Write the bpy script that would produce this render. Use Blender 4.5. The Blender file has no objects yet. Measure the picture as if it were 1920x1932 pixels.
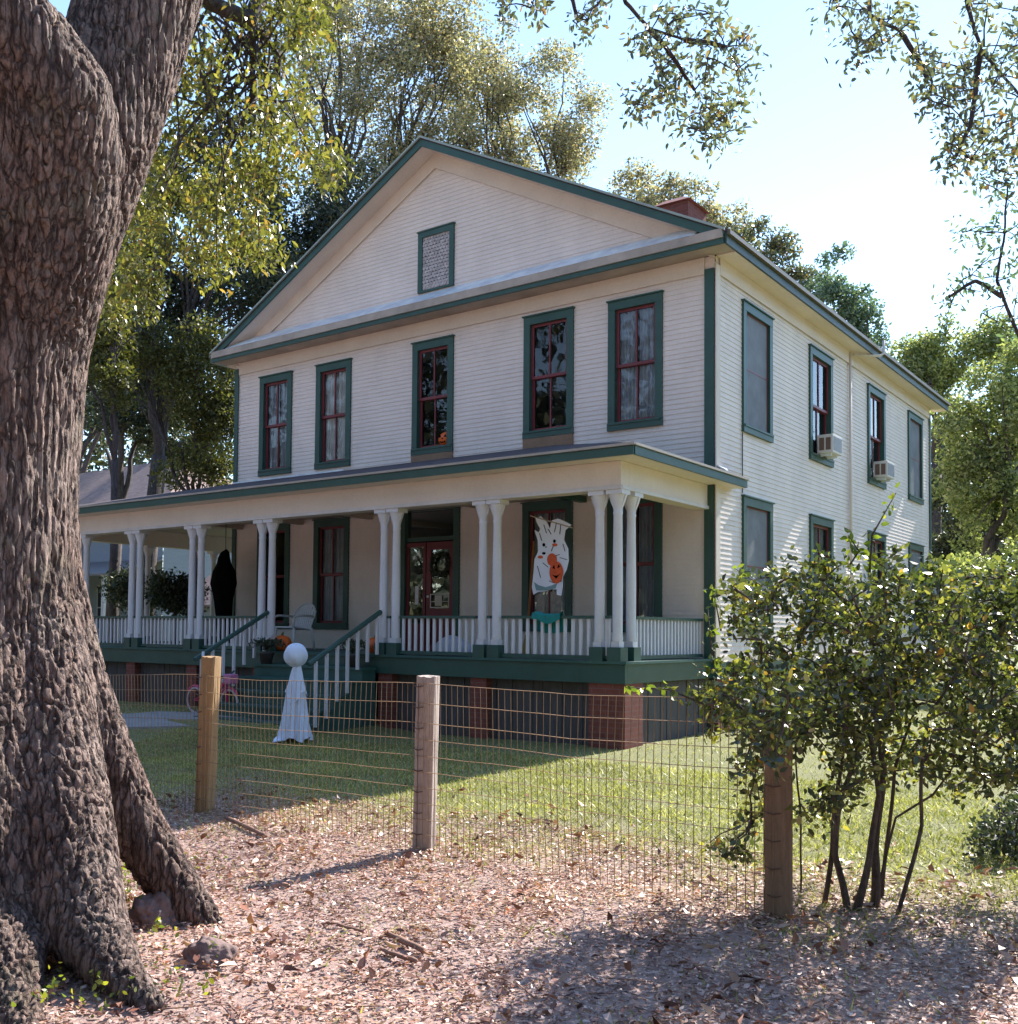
import bpy, bmesh, math, random
import numpy as np
from mathutils import Matrix, Vector, noise
rad = math.radians
rng = np.random.default_rng(7)
random.seed(7)
scene = bpy.context.scene
COL = scene.collection

# ------------------------------------------------------------------ camera
F_PX, PPX, PPY = 1938.6, 844.2, 1118.9          # photograph measured at 1920 x 1932
CAM = np.array([6.3162, -14.6455, 0.3824])
R_ = np.array([0.7887, 0.6147, 0.0102]); 
yaw, pitch, roll = 0.6617, 0.0364, 0.0102
cyw, syw = math.cos(yaw), math.sin(yaw)
Fw = np.array([-syw, cyw, 0]) * math.cos(pitch) + np.array([0, 0, math.sin(pitch)])
Rt = np.array([cyw, syw, 0.0]); Up = np.cross(Rt, Fw)
R_ = Rt * math.cos(roll) + Up * math.sin(roll)
U_ = -Rt * math.sin(roll) + Up * math.cos(roll)
cd = bpy.data.cameras.new('camera'); cam = bpy.data.objects.new('camera', cd); COL.objects.link(cam)
cam.matrix_world = Matrix(((R_[0], U_[0], -Fw[0], CAM[0]), (R_[1], U_[1], -Fw[1], CAM[1]), (R_[2], U_[2], -Fw[2], CAM[2]), (0, 0, 0, 1)))
cd.sensor_fit = 'HORIZONTAL'; cd.sensor_width = 36; cd.lens = 36 * F_PX / 1920
cd.shift_x = (960 - PPX) / 1920; cd.shift_y = (PPY - 966) / 1920
cd.clip_start = 0.05; cd.clip_end = 2000
scene.camera = cam
# ------------------------------------------------------------------ light
SUN_AZ, SUN_EL = 5.0, 39.5            # azimuth measured from +y towards +x
w = bpy.data.worlds.new('World'); scene.world = w; w.use_nodes = True
nt = w.node_tree; bg = nt.nodes['Background']
sky = nt.nodes.new('ShaderNodeTexSky'); sky.sky_type = 'NISHITA'; sky.sun_disc = False
sky.sun_elevation = rad(SUN_EL); sky.sun_rotation = rad(SUN_AZ)
sky.air_density = 1.0; sky.dust_density = 0.02; sky.ozone_density = 1.0
nt.links.new(sky.outputs[0], bg.inputs[0]); bg.inputs[1].default_value = 0.15
sd = bpy.data.lights.new('sun', 'SUN'); sd.energy = 5.0; sd.angle = rad(0.5); sd.color = (1, 0.93, 0.85)
sun = bpy.data.objects.new('sun', sd); COL.objects.link(sun)
sv = Vector((math.sin(rad(SUN_AZ)) * math.cos(rad(SUN_EL)), math.cos(rad(SUN_AZ)) * math.cos(rad(SUN_EL)), math.sin(rad(SUN_EL))))
sun.rotation_euler = sv.to_track_quat('Z', 'Y').to_euler(); sun.location = (0, 0, 30)
scene.view_settings.view_transform = 'Standard'; scene.view_settings.look = 'None'
scene.view_settings.gamma = 1; scene.view_settings.exposure = 1.36

# ------------------------------------------------------------------ helpers
def at(u, v, dep):
    return CAM + (Fw + R_ * (u - PPX) / F_PX - U_ * (v - PPY) / F_PX) * dep
def pl(ax, val, u, v):
    d = Fw + R_ * (u - PPX) / F_PX - U_ * (v - PPY) / F_PX
    return CAM + d * (val - CAM[ax]) / d[ax]
def sm(a, b, x):
    t = min(1, max(0, (x - a) / (b - a))); return t * t * (3 - 2 * t)
def gz(x, y):
    z = -1.2 + 0.013 * (max(-30, min(y, 20)) + 9) + 0.012 * (max(-20, min(x, 2)) - 1)
    d = math.hypot(x - 1.1, y + 11.8)
    z += 0.05 * math.exp(-(d / 0.9) ** 2)
    z += 0.20 * sm(-6.2, -4.7, y) * sm(3.6, 5.2, -x) * (1 - sm(0, 3, y))
    z += 0.025 * noise.noise(Vector((x * 0.7, y * 0.7, 3.1))) + 0.010 * noise.noise(Vector((x * 2.6, y * 2.6, 1.1)))
    return z
def gat(u, v):
    z = -1.1
    for _ in range(25):
        p = pl(2, z, u, v); z = z * .5 + gz(p[0], p[1]) * .5
    return p
def tag(o, label=None, cat=None, group=None, kind=None):
    if label: o['label'] = label
    if cat: o['category'] = cat
    if group: o['group'] = group
    if kind: o['kind'] = kind
    return o
def empty(name, loc=(0, 0, 0), label=None, cat=None, group=None):
    o = bpy.data.objects.new(name, None); COL.objects.link(o); o.location = loc; o.empty_display_size = 0.2
    return tag(o, label, cat, group)
def link(name, me, mat, parent):
    o = bpy.data.objects.new(name, me); COL.objects.link(o)
    if mat: me.materials.append(mat)
    if parent:
        o.parent = parent
        o.matrix_parent_inverse = Matrix.Translation(-Vector(wloc(parent)))
    return o
def wloc(o):
    l = Vector((0, 0, 0))
    while o:
        l = l + o.location; o = None if o.parent is None else None
    return l
class MB:
    def __init__(s): s.v = []; s.f = []
    def poly(s, pts):
        n = len(s.v); s.v += [tuple(p) for p in pts]; s.f.append(tuple(range(n, n + len(pts))))
    def hexa(s, p):      # 8 points: bottom 4 then top 4
        n = len(s.v); s.v += [tuple(q) for q in p]
        s.f += [tuple(n + i for i in q) for q in ((3, 2, 1, 0), (4, 5, 6, 7), (0, 1, 5, 4), (1, 2, 6, 5), (2, 3, 7, 6), (3, 0, 4, 7))]
    def box(s, x0, x1, y0, y1, z0, z1):
        s.hexa([(x0, y0, z0), (x1, y0, z0), (x1, y1, z0), (x0, y1, z0), (x0, y0, z1), (x1, y0, z1), (x1, y1, z1), (x0, y1, z1)])
    def mbox(s, M, u0, u1, n0, n1, z0, z1):
        s.hexa([M(u0, n0, z0), M(u1, n0, z0), M(u1, n1, z0), M(u0, n1, z0), M(u0, n0, z1), M(u1, n0, z1), M(u1, n1, z1), M(u0, n1, z1)])
    def prism(s, pts, d):
        d = np.array(d, float); n = len(pts); k = len(s.v)
        s.v += [tuple(p) for p in pts] + [tuple(np.array(p) + d) for p in pts]
        s.f.append(tuple(range(k + n - 1, k - 1, -1))); s.f.append(tuple(range(k + n, k + 2 * n)))
        for i in range(n):
            j = (i + 1) % n; s.f.append((k + i, k + j, k + n + j, k + n + i))
    def tube(s, pts, rr, n=8, cap=True):
        pts = [Vector(p) for p in pts]
        if not hasattr(rr, '__len__'): rr = [rr] * len(pts)
        k = len(s.v); ref = None
        for i, p in enumerate(pts):
            t = (pts[min(i + 1, len(pts) - 1)] - pts[max(i - 1, 0)]).normalized()
            if ref is None:
                ref = t.orthogonal().normalized()
            ref = (ref - t * ref.dot(t)).normalized(); b = t.cross(ref)
            for a in range(n):
                th = 2 * math.pi * a / n
                s.v.append(tuple(p + (ref * math.cos(th) + b * math.sin(th)) * rr[i]))
        for i in range(len(pts) - 1):
            for a in range(n):
                c = (a + 1) % n; s.f.append((k + i * n + a, k + i * n + c, k + (i + 1) * n + c, k + (i + 1) * n + a))
        if cap:
            s.f.append(tuple(k + a for a in range(n - 1, -1, -1))); m = k + (len(pts) - 1) * n
            s.f.append(tuple(m + a for a in range(n)))
    def lathe(s, c, prof, n=16, ang=None):    # prof [(r,z)]
        k = len(s.v)
        for r, z in prof:
            for a in range(n):
                th = 2 * math.pi * a / n; q = r * (ang(th, z) if ang else 1)
                s.v.append((c[0] + q * math.cos(th), c[1] + q * math.sin(th), c[2] + z))
        for i in range(len(prof) - 1):
            for a in range(n):
                b = (a + 1) % n; s.f.append((k + i * n + a, k + i * n + b, k + (i + 1) * n + b, k + (i + 1) * n + a))
        s.f.append(tuple(k + a for a in range(n - 1, -1, -1))); m = k + (len(prof) - 1) * n
        s.f.append(tuple(m + a for a in range(n)))
    def build(s, name, mat, parent=None, smooth=False, bevel=0):
        me = bpy.data.meshes.new(name); me.from_pydata(s.v, [], s.f); me.update()
        if smooth:
            me.polygons.foreach_set('use_smooth', [True] * len(me.polygons))
        o = link(name, me, mat, parent)
        if smooth == 'auto':
            me.set_sharp_from_angle(angle=rad(40))
        if bevel:
            b = o.modifiers.new('bevel', 'BEVEL'); b.width = bevel; b.segments = 2; b.limit_method = 'ANGLE'
        return o

# ------------------------------------------------------------------ materials
def newmat(name):
    m = bpy.data.materials.new(name); m.use_nodes = True
    return m, m.node_tree, m.node_tree.nodes['Principled BSDF']
def N(nt, t, **k):
    n = nt.nodes.new(t)
    for a, b in k.items(): setattr(n, a, b)
    return n
def ramp(nt, fac, stops):
    r = N(nt, 'ShaderNodeValToRGB'); e = r.color_ramp.elements
    while len(e) < len(stops): e.new(0.5)
    for i, (p, c) in enumerate(stops): e[i].position = p; e[i].color = (*c, 1)
    nt.links.new(fac, r.inputs[0]); return r.outputs[0]
def noisetex(nt, scale, detail=4, rough=0.6, vec=None, mapscale=None):
    n = N(nt, 'ShaderNodeTexNoise'); n.inputs['Scale'].default_value = scale
    n.inputs['Detail'].default_value = detail; n.inputs['Roughness'].default_value = rough
    tc = N(nt, 'ShaderNodeNewGeometry')
    src = tc.outputs['Position']
    if mapscale:
        mp = N(nt, 'ShaderNodeMapping'); mp.inputs['Scale'].default_value = mapscale
        nt.links.new(src, mp.inputs[0]); src = mp.outputs[0]
    nt.links.new(src, n.inputs['Vector']); return n.outputs['Fac']
def bump(nt, b, h, strength=0.3, dist=0.01):
    bn = N(nt, 'ShaderNodeBump'); bn.inputs['Strength'].default_value = strength; bn.inputs['Distance'].default_value = dist
    nt.links.new(h, bn.inputs['Height']); nt.links.new(bn.outputs[0], b.inputs['Normal'])
def mixc(nt, fac, a, b, mode='MIX'):
    m = N(nt, 'ShaderNodeMix', data_type='RGBA', blend_type=mode)
    if isinstance(fac, (int, float)): m.inputs[0].default_value = fac
    else: nt.links.new(fac, m.inputs[0])
    for i, c in ((6, a), (7, b)):
        if isinstance(c, tuple): m.inputs[i].default_value = (*c, 1)
        else: nt.links.new(c, m.inputs[i])
    return m.outputs[2]
def paint(name, c, rough=0.55, var=0.12, scale=3, grain=0.0, ms=None, bs=0.15):
    m, t, b = newmat(name)
    n = noisetex(t, scale, 5, 0.65, mapscale=ms)
    lo = tuple(x * (1 - var) for x in c); hi = tuple(min(1, x * (1 + var)) for x in c)
    col = ramp(t, n, [(0.3, lo), (0.7, hi)])
    n2 = noisetex(t, 30, 3, 0.7, mapscale=ms)
    if grain: col = mixc(t, grain, col, ramp(t, n2, [(0.35, tuple(x * 0.5 for x in c)), (0.65, c)]))
    t.links.new(col, b.inputs['Base Color']); b.inputs['Roughness'].default_value = rough
    bump(t, b, n2, bs, 0.004); return m
SIDING = paint('cream_siding', (0.77, 0.685, 0.63), 0.6, 0.10, 0.9, 0.14, (1.6, 1.6, 1.0))
CREAM = paint('cream_trim', (0.73, 0.635, 0.55), 0.6, 0.07, 1.5, 0.15)
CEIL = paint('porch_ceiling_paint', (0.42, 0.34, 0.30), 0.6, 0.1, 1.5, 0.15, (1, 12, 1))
WHITE = paint('white_paint', (0.66, 0.65, 0.68), 0.5, 0.05, 4, 0.1)
GREEN = paint('green_trim', (0.028, 0.080, 0.065), 0.45, 0.18, 2.5, 0.15)
RED = paint('red_sash', (0.16, 0.024, 0.032), 0.45, 0.2, 4)
BROWN = paint('brown_board', (0.26, 0.16, 0.10), 0.7, 0.2, 5, 0.3)
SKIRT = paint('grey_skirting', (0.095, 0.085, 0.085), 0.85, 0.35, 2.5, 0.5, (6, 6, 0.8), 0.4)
METAL = paint('flashing', (0.72, 0.80, 0.95), 0.35, 0.3, 3); METAL.node_tree.nodes['Principled BSDF'].inputs['Metallic'].default_value = 0.1
CONCRETE = paint('concrete', (0.30, 0.29, 0.29), 0.9, 0.2, 3, 0.3)
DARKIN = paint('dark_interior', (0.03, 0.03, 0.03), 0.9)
STEPG = paint('step_paint', (0.035, 0.10, 0.085), 0.6, 0.25, 3, 0.2)

def shingle(name, c):
    m, t, b = newmat(name)
    br = N(t, 'ShaderNodeTexBrick'); br.inputs['Scale'].default_value = 1
    br.inputs['Brick Width'].default_value = 0.3; br.inputs['Row Height'].default_value = 0.13; br.inputs['Mortar Size'].default_value = 0.006
    br.inputs['Color1'].default_value = (*c, 1); br.inputs['Color2'].default_value = (*[x * 0.6 for x in c], 1); br.inputs['Mortar'].default_value = (*[x * 0.3 for x in c], 1)
    g = N(t, 'ShaderNodeNewGeometry'); t.links.new(g.outputs['Position'], br.inputs['Vector'])
    n = noisetex(t, 25, 4, 0.8)
    col = mixc(t, 0.35, br.outputs['Color'], ramp(t, n, [(0.3, tuple(x * 0.5 for x in c)), (0.7, tuple(x * 1.5 for x in c))]))
    t.links.new(col, b.inputs['Base Color']); b.inputs['Roughness'].default_value = 0.9
    bump(t, b, n, 0.4, 0.01); return m
SHING = shingle('dark_shingles', (0.085, 0.065, 0.075))
SHINGP = shingle('pale_shingles', (0.33, 0.23, 0.21))
def brick(name, c1, c2, plane='x'):
    m, t, b = newmat(name)
    br = N(t, 'ShaderNodeTexBrick'); br.inputs['Scale'].default_value = 1
    br.inputs['Brick Width'].default_value = 0.21; br.inputs['Row Height'].default_value = 0.072; br.inputs['Mortar Size'].default_value = 0.007
    br.inputs['Color1'].default_value = (*c1, 1); br.inputs['Color2'].default_value = (*c2, 1); br.inputs['Mortar'].default_value = (0.17, 0.12, 0.11, 1)
    g = N(t, 'ShaderNodeNewGeometry'); sp = N(t, 'ShaderNodeSeparateXYZ'); cb = N(t, 'ShaderNodeCombineXYZ')
    ad = N(t, 'ShaderNodeMath', operation='ADD')
    t.links.new(g.outputs['Position'], sp.inputs[0]); t.links.new(sp.outputs[0], ad.inputs[0]); t.links.new(sp.outputs[1], ad.inputs[1])
    t.links.new(ad.outputs[0], cb.inputs[0]); t.links.new(sp.outputs[2], cb.inputs[1]); t.links.new(cb.outputs[0], br.inputs['Vector'])
    n = noisetex(t, 9, 4, 0.7)
    col = mixc(t, 0.45, br.outputs['Color'], ramp(t, n, [(0.3, tuple(x * 0.5 for x in c1)), (0.7, tuple(x * 1.2 for x in c1))]))
    t.links.new(col, b.inputs['Base Color']); b.inputs['Roughness'].default_value = 0.9
    bump(t, b, br.outputs['Fac'], -0.5, 0.01); return m
BRICK = brick('red_brick', (0.22, 0.062, 0.045), (0.15, 0.045, 0.035))

def glassmat():
    m = bpy.data.materials.new('window_glass'); m.use_nodes = True; t = m.node_tree; t.nodes.clear()
    o = N(t, 'ShaderNodeOutputMaterial'); mx = N(t, 'ShaderNodeMixShader'); tr = N(t, 'ShaderNodeBsdfTransparent'); gl = N(t, 'ShaderNodeBsdfGlossy')
    tr.inputs[0].default_value = (0.82, 0.86, 0.85, 1); gl.inputs['Roughness'].default_value = 0.02
    fr = N(t, 'ShaderNodeFresnel'); fr.inputs[0].default_value = 1.5
    n = noisetex(t, 2.2, 2, 0.5); bn = N(t, 'ShaderNodeBump'); bn.inputs['Strength'].default_value = 0.12; bn.inputs['Distance'].default_value = 0.02
    t.links.new(n, bn.inputs['Height']); t.links.new(bn.outputs[0], gl.inputs['Normal'])
    ml = N(t, 'ShaderNodeMath', operation='MULTIPLY'); ml.inputs[1].default_value = 1.3; t.links.new(fr.outputs[0], ml.inputs[0])
    t.links.new(ml.outputs[0], mx.inputs[0]); t.links.new(tr.outputs[0], mx.inputs[1]); t.links.new(gl.outputs[0], mx.inputs[2]); t.links.new(mx.outputs[0], o.inputs[0])
    return m
GLASS = glassmat()
def curtainmat(name, c, tr=0.0):
    m, t, b = newmat(name)
    n = noisetex(t, 14, 4, 0.7, mapscale=(1, 1, 0.25)); n2 = noisetex(t, 60, 2, 0.8)
    col = ramp(t, n, [(0.3, tuple(x * 0.55 for x in c)), (0.65, c)])
    col = mixc(t, 0.3, col, ramp(t, n2, [(0.4, tuple(x * 0.5 for x in c)), (0.6, c)]))
    t.links.new(col, b.inputs['Base Color']); b.inputs['Roughness'].default_value = 0.9
    return m
LACE = curtainmat('lace_curtain', (0.88, 0.90, 0.95)); LACED = curtainmat('grey_curtain', (0.50, 0.55, 0.66)); LACEM = curtainmat('dim_curtain', (0.6, 0.62, 0.68))
def screenmat():
    m, t, b = newmat('insect_screen')
    n = noisetex(t, 3, 3, 0.6); t.links.new(ramp(t, n, [(0.3, (0.17, 0.18, 0.20)), (0.7, (0.25, 0.27, 0.30))]), b.inputs['Base Color'])
    b.inputs['Roughness'].default_value = 0.6; b.inputs['Alpha'].default_value = 0.72; return m
SCREEN = screenmat()

def leafmat(name, stops, trans=0.4, rough=0.5, tmul=1.5, gloss=0.5):
    m, t, b = newmat(name)
    g = N(t, 'ShaderNodeNewGeometry')
    col = ramp(t, g.outputs['Random Per Island'], stops)
    big = noisetex(t, 0.9, 2, 0.5)
    col = mixc(t, 0.5, col, mixc(t, 1.0, col, ramp(t, big, [(0.35, (0.55, 0.55, 0.6)), (0.65, (1.25, 1.2, 1.0))]), 'MULTIPLY'))
    t.links.new(col, b.inputs['Base Color']); b.inputs['Roughness'].default_value = rough
    b.inputs['Specular IOR Level'].default_value = gloss
    tl = N(t, 'ShaderNodeBsdfTranslucent'); tcol = mixc(t, 1.0, col, (tmul, tmul * 1.1, tmul * 0.55), 'MULTIPLY')
    t.links.new(tcol, tl.inputs[0])
    mx = N(t, 'ShaderNodeMixShader'); mx.inputs[0].default_value = trans
    out = t.nodes['Material Output']
    t.links.new(b.outputs[0], mx.inputs[1]); t.links.new(tl.outputs[0], mx.inputs[2]); t.links.new(mx.outputs[0], out.inputs[0])
    return m
L_NEAR = leafmat('leaf_near_oak', [(0, (0.06, 0.07, 0.02)), (0.45, (0.15, 0.155, 0.04)), (0.9, (0.30, 0.275, 0.08)), (1, (0.36, 0.20, 0.06))], 0.42, 0.35, 1.45, 0.7)
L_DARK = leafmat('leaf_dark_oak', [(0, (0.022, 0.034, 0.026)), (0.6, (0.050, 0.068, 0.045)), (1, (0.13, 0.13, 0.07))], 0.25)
L_OLIVE = leafmat('leaf_olive_oak', [(0, (0.10, 0.105, 0.09)), (0.5, (0.27, 0.25, 0.20)), (0.85, (0.48, 0.42, 0.34)), (1, (0.55, 0.36, 0.26))], 0.46, 0.4, 1.4)
L_GREY = leafmat('leaf_grey_green', [(0, (0.07, 0.09, 0.08)), (0.6, (0.14, 0.155, 0.11)), (0.9, (0.24, 0.22, 0.11)), (1, (0.32, 0.17, 0.08))], 0.35, 0.35)
L_LIME = leafmat('leaf_lime', [(0, (0.10, 0.13, 0.06)), (0.5, (0.23, 0.27, 0.12)), (1, (0.44, 0.44, 0.22))], 0.45, 0.45, 1.4)  # leaf colours lightened to stand in for haze over the right-hand trees
L_PINE = leafmat('leaf_blue_green', [(0, (0.07, 0.12, 0.10)), (0.6, (0.13, 0.20, 0.16)), (1, (0.24, 0.30, 0.20))], 0.3)
L_YELL = leafmat('leaf_yellow_green', [(0, (0.04, 0.05, 0.015)), (0.5, (0.10, 0.11, 0.03)), (1, (0.20, 0.18, 0.05))], 0.35)
L_BUSH = leafmat('leaf_bush', [(0, (0.026, 0.036, 0.016)), (0.5, (0.058, 0.074, 0.026)), (0.8, (0.14, 0.15, 0.04)), (0.97, (0.30, 0.28, 0.07)), (1, (0.40, 0.20, 0.04))], 0.38, 0.27, 1.9, 0.8)
L_BUSHY = leafmat('leaf_bush_tips', [(0, (0.07, 0.10, 0.02)), (0.6, (0.16, 0.20, 0.03)), (1, (0.30, 0.28, 0.04))], 0.5, 0.35, 1.8, 0.6)
L_LITTER = leafmat('leaf_litter', [(0, (0.18, 0.075, 0.06)), (0.25, (0.44, 0.235, 0.19)), (0.6, (0.62, 0.41, 0.355)), (0.92, (0.76, 0.61, 0.55)), (1, (0.60, 0.18, 0.07))], 0.15, 0.45, 1.0, 0.6)
L_LITTER2 = leafmat('leaf_litter_brown', [(0, (0.10, 0.035, 0.025)), (0.35, (0.26, 0.11, 0.075)), (0.75, (0.46, 0.25, 0.19)), (1, (0.68, 0.50, 0.44))], 0.15, 0.45, 1.0, 0.6)
L_GRASS = leafmat('grass_blade', [(0, (0.14, 0.155, 0.04)), (0.5, (0.33, 0.34, 0.10)), (0.85, (0.56, 0.52, 0.22)), (1, (0.66, 0.56, 0.36))], 0.35, 0.5, 1.3)
def bark(name, c, fine=1.0, tint=None, zs=.16, plates=False):
    m, t, b = newmat(name)
    n = noisetex(t, 30, 8, 0.78, mapscale=(1, 1, zs)); n2 = noisetex(t, 90, 4, 0.75, mapscale=(1, 1, .35)); n3 = noisetex(t, 1.6, 5, 0.65)
    col = ramp(t, n, [(0.38, tuple(x * 0.16 for x in c)), (0.47, tuple(x * 0.55 for x in c)), (0.55, tuple(x * 1.1 for x in c)), (0.68, tuple(x * 1.75 for x in c))])
    col = mixc(t, 0.3, col, ramp(t, n2, [(0.38, tuple(x * 0.3 for x in c)), (0.62, tuple(x * 1.7 for x in c))]))
    col = mixc(t, ramp(t, n3, [(0.35, (0, 0, 0)), (0.6, (.75, .75, .75))]), col, mixc(t, 1.0, col, (0.62, 0.50, 0.46), 'MULTIPLY'))
    if tint: col = mixc(t, ramp(t, noisetex(t, 3.1, 5, .7), [(0.56, (0, 0, 0)), (0.66, (0.4, 0.4, 0.4))]), col, tint)
    if plates:
        vo = N(t, 'ShaderNodeTexVoronoi', feature='DISTANCE_TO_EDGE'); vo.inputs['Scale'].default_value = 24
        g = N(t, 'ShaderNodeNewGeometry'); wn = N(t, 'ShaderNodeTexNoise'); wn.inputs['Scale'].default_value = 9; wn.inputs['Detail'].default_value = 4
        t.links.new(g.outputs['Position'], wn.inputs['Vector'])
        ma = N(t, 'ShaderNodeVectorMath', operation='MULTIPLY_ADD'); ma.inputs[1].default_value = (.07, .07, .12)
        t.links.new(wn.outputs['Color'], ma.inputs[0]); t.links.new(g.outputs['Position'], ma.inputs[2])
        mp = N(t, 'ShaderNodeMapping'); mp.inputs['Scale'].default_value = (1, 1, .13); t.links.new(ma.outputs[0], mp.inputs[0]); t.links.new(mp.outputs[0], vo.inputs['Vector'])
        cr = ramp(t, vo.outputs['Distance'], [(0.0, (.10, .08, .08)), (.07, (.45, .4, .4)), (.16, (1, 1, 1))])
        col = mixc(t, .85, col, mixc(t, 1.0, col, cr, 'MULTIPLY'))
    t.links.new(col, b.inputs['Base Color']); b.inputs['Roughness'].default_value = 0.85
    ad = N(t, 'ShaderNodeMath', operation='MULTIPLY_ADD'); ad.inputs[1].default_value = 0.3
    t.links.new(n2, ad.inputs[0]); t.links.new(n, ad.inputs[2])
    if plates:
        a2 = N(t, 'ShaderNodeMath', operation='MINIMUM'); a2.inputs[1].default_value = .16; t.links.new(vo.outputs['Distance'], a2.inputs[0])
        a3 = N(t, 'ShaderNodeMath', operation='MULTIPLY_ADD'); a3.inputs[1].default_value = 2.6; t.links.new(a2.outputs[0], a3.inputs[0]); t.links.new(ad.outputs[0], a3.inputs[2]); ad = a3
    bump(t, b, ad.outputs[0], 1.0, 0.05 * fine); return m
BARK = bark('oak_bark', (0.42, 0.32, 0.275), 1.0, (0.24, 0.23, 0.15), plates=True)
BARKD = bark('dark_bark', (0.10, 0.085, 0.085), 0.5)
BARKB = bark('bush_bark', (0.13, 0.10, 0.08), 0.2)

def groundmat():
    m, t, b = newmat('yard_ground')
    g = N(t, 'ShaderNodeNewGeometry'); sp = N(t, 'ShaderNodeSeparateXYZ'); t.links.new(g.outputs['Position'], sp.inputs[0])
    n1 = noisetex(t, 0.9, 5, 0.7); n2 = noisetex(t, 14, 6, 0.75); n3 = noisetex(t, 45, 5, 0.8)
    litter = ramp(t, n2, [(0.3, (0.22, 0.12, 0.10)), (0.5, (0.42, 0.265, 0.225)), (0.7, (0.56, 0.40, 0.35))])
    litter = mixc(t, 0.5, litter, ramp(t, n3, [(0.35, (0.12, 0.07, 0.05)), (0.6, (0.52, 0.42, 0.38))]))
    grass = ramp(t, n2, [(0.3, (0.09, 0.10, 0.035)), (0.55, (0.20, 0.21, 0.07)), (0.75, (0.34, 0.31, 0.15))])
    grass = mixc(t, 0.4, grass, ramp(t, n3, [(0.35, (0.05, 0.06, 0.02)), (0.65, (0.28, 0.27, 0.12))]))
    a = N(t, 'ShaderNodeMath', operation='MULTIPLY_ADD'); a.inputs[1].default_value = 3.2
    t.links.new(n1, a.inputs[0]); t.links.new(sp.outputs[1], a.inputs[2])
    f = N(t, 'ShaderNodeMapRange'); f.inputs['From Min'].default_value = -7.6; f.inputs['From Max'].default_value = -5.4
    t.links.new(a.outputs[0], f.inputs[0])
    t.links.new(mixc(t, f.outputs[0], litter, grass), b.inputs['Base Color']); b.inputs['Roughness'].default_value = 0.95
    bump(t, b, n3, 0.8, 0.02); return m

# ------------------------------------------------------------------ ground
def grid_axis(lo, hi, a, b, fine, coarse):
    v = []; x = lo
    while x < hi:
        v.append(x); x += fine if a <= x < b else (coarse if (x < a - 12 or x > b + 12) else 0.6)
    v.append(hi); return v
xs = grid_axis(-300, 300, -4, 8, 0.12, 12); ys = grid_axis(-100, 600, -15, -6, 0.12, 12)
gv = [(x, y, gz(x, y)) for y in ys for x in xs]; nx = len(xs)
gf = [(j * nx + i, j * nx + i + 1, (j + 1) * nx + i + 1, (j + 1) * nx + i) for j in range(len(ys) - 1) for i in range(nx - 1)]
me = bpy.data.meshes.new('ground'); me.from_pydata(gv, [], gf); me.polygons.foreach_set('use_smooth', [True] * len(gf))
ground = link('ground', me, groundmat(), None); tag(ground, kind='structure')

# ------------------------------------------------------------------ the house
HX0, HX1, HY1 = -10.98, 0.0, 13.3
ZB, ZT = -0.05, 6.12            # wall foot and soffit height
WB, WT, LB, LT = 3.595, 5.695, 0.38, 2.56
house = empty('clapboard_house', (-5.5, 0, -1.1), 'large two storey cream clapboard house with green trim, red sashes and a columned front porch', 'house')
Mf = lambda u, n, z: (u, -n, z)              # front wall
Ms = lambda u, n, z: (n, u, z)               # right side wall
Ml = lambda u, n, z: (HX0 - n, u, z)
Mb = lambda u, n, z: (u, HY1 + n, z)

def claps(mb, M, ext, z0, z1, holes, e=0.078):
    """lap boards: ext(z)->(u0,u1)"""
    z = z0
    while z < z1 - 1e-4:
        zt = min(z + e, z1)
        cuts = sorted({z, zt} | {h for q in holes for h in q[2:4] if z < h < zt})
        for a, b in zip(cuts[:-1], cuts[1:]):
            u0, u1 = ext((z + zt) / 2); segs = [(u0, u1)]
            for (ua, ub, za, zb) in holes:
                if za <= a + 1e-5 and zb >= b - 1e-5:
                    ns = []
                    for s0, s1 in segs:
                        if ub <= s0 or ua >= s1: ns.append((s0, s1)); continue
                        if ua > s0: ns.append((s0, ua))
                        if ub < s1: ns.append((ub, s1))
                    segs = ns
            na = 0.012 - 0.010 * (a - z) / e; nb_ = 0.012 - 0.010 * (b - z) / e
            for s0, s1 in segs:
                mb.poly([M(s0, na, a), M(s1, na, a), M(s1, nb_, b), M(s0, nb_, b)])
                if a == z: mb.poly([M(s0, 0.001, a), M(s1, 0.001, a), M(s1, na, a), M(s0, na, a)])
            if u1 - u0 > 5:
                for s0, s1 in segs:
                    if a == z and s1 - s0 > 1 and random.random() < .45:
                        j = random.uniform(s0 + .2, s1 - .2); mb.poly([M(j, .004, a), M(j + .007, .004, a), M(j + .007, .001, b), M(j, .001, b)]); mb.poly([M(j - .004, na + .004, a), M(j + .012, na + .004, a), M(j + .012, nb_ + .002, b), M(j - .004, nb_ + .002, b)])
        z = zt
CAS = 0.125
FW = [(-10.17, -9.20), (-8.49, -7.53), (-5.95, -4.99), (-3.455, -2.47), (-1.815, -0.855)]
SW = [(1.02, 2.29), (4.19, 5.49), (7.86, 9.14), (11.14, 12.47)]
def hole(u, zb, zt): return (u[0] + CAS, u[1] - CAS, zb + CAS, zt - CAS)
DOOR = (-6.08, -4.94, 0.0, 2.58)
UP = (0, 0, .03, .075, .03)
fh = [hole(u, WB + q, WT + q) for u, q in zip(FW, UP)] + [hole(FW[i], LB, LT) for i in (0, 1, 3, 4)] + [DOOR]
sh = [hole(u, WB, WT) for u in SW] + [hole(u, LB, LT) for u in SW]
mb = MB(); claps(mb, Mf, lambda z: (HX0, HX1), ZB, ZT, fh); mb.build('wall', SIDING, house)
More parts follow.
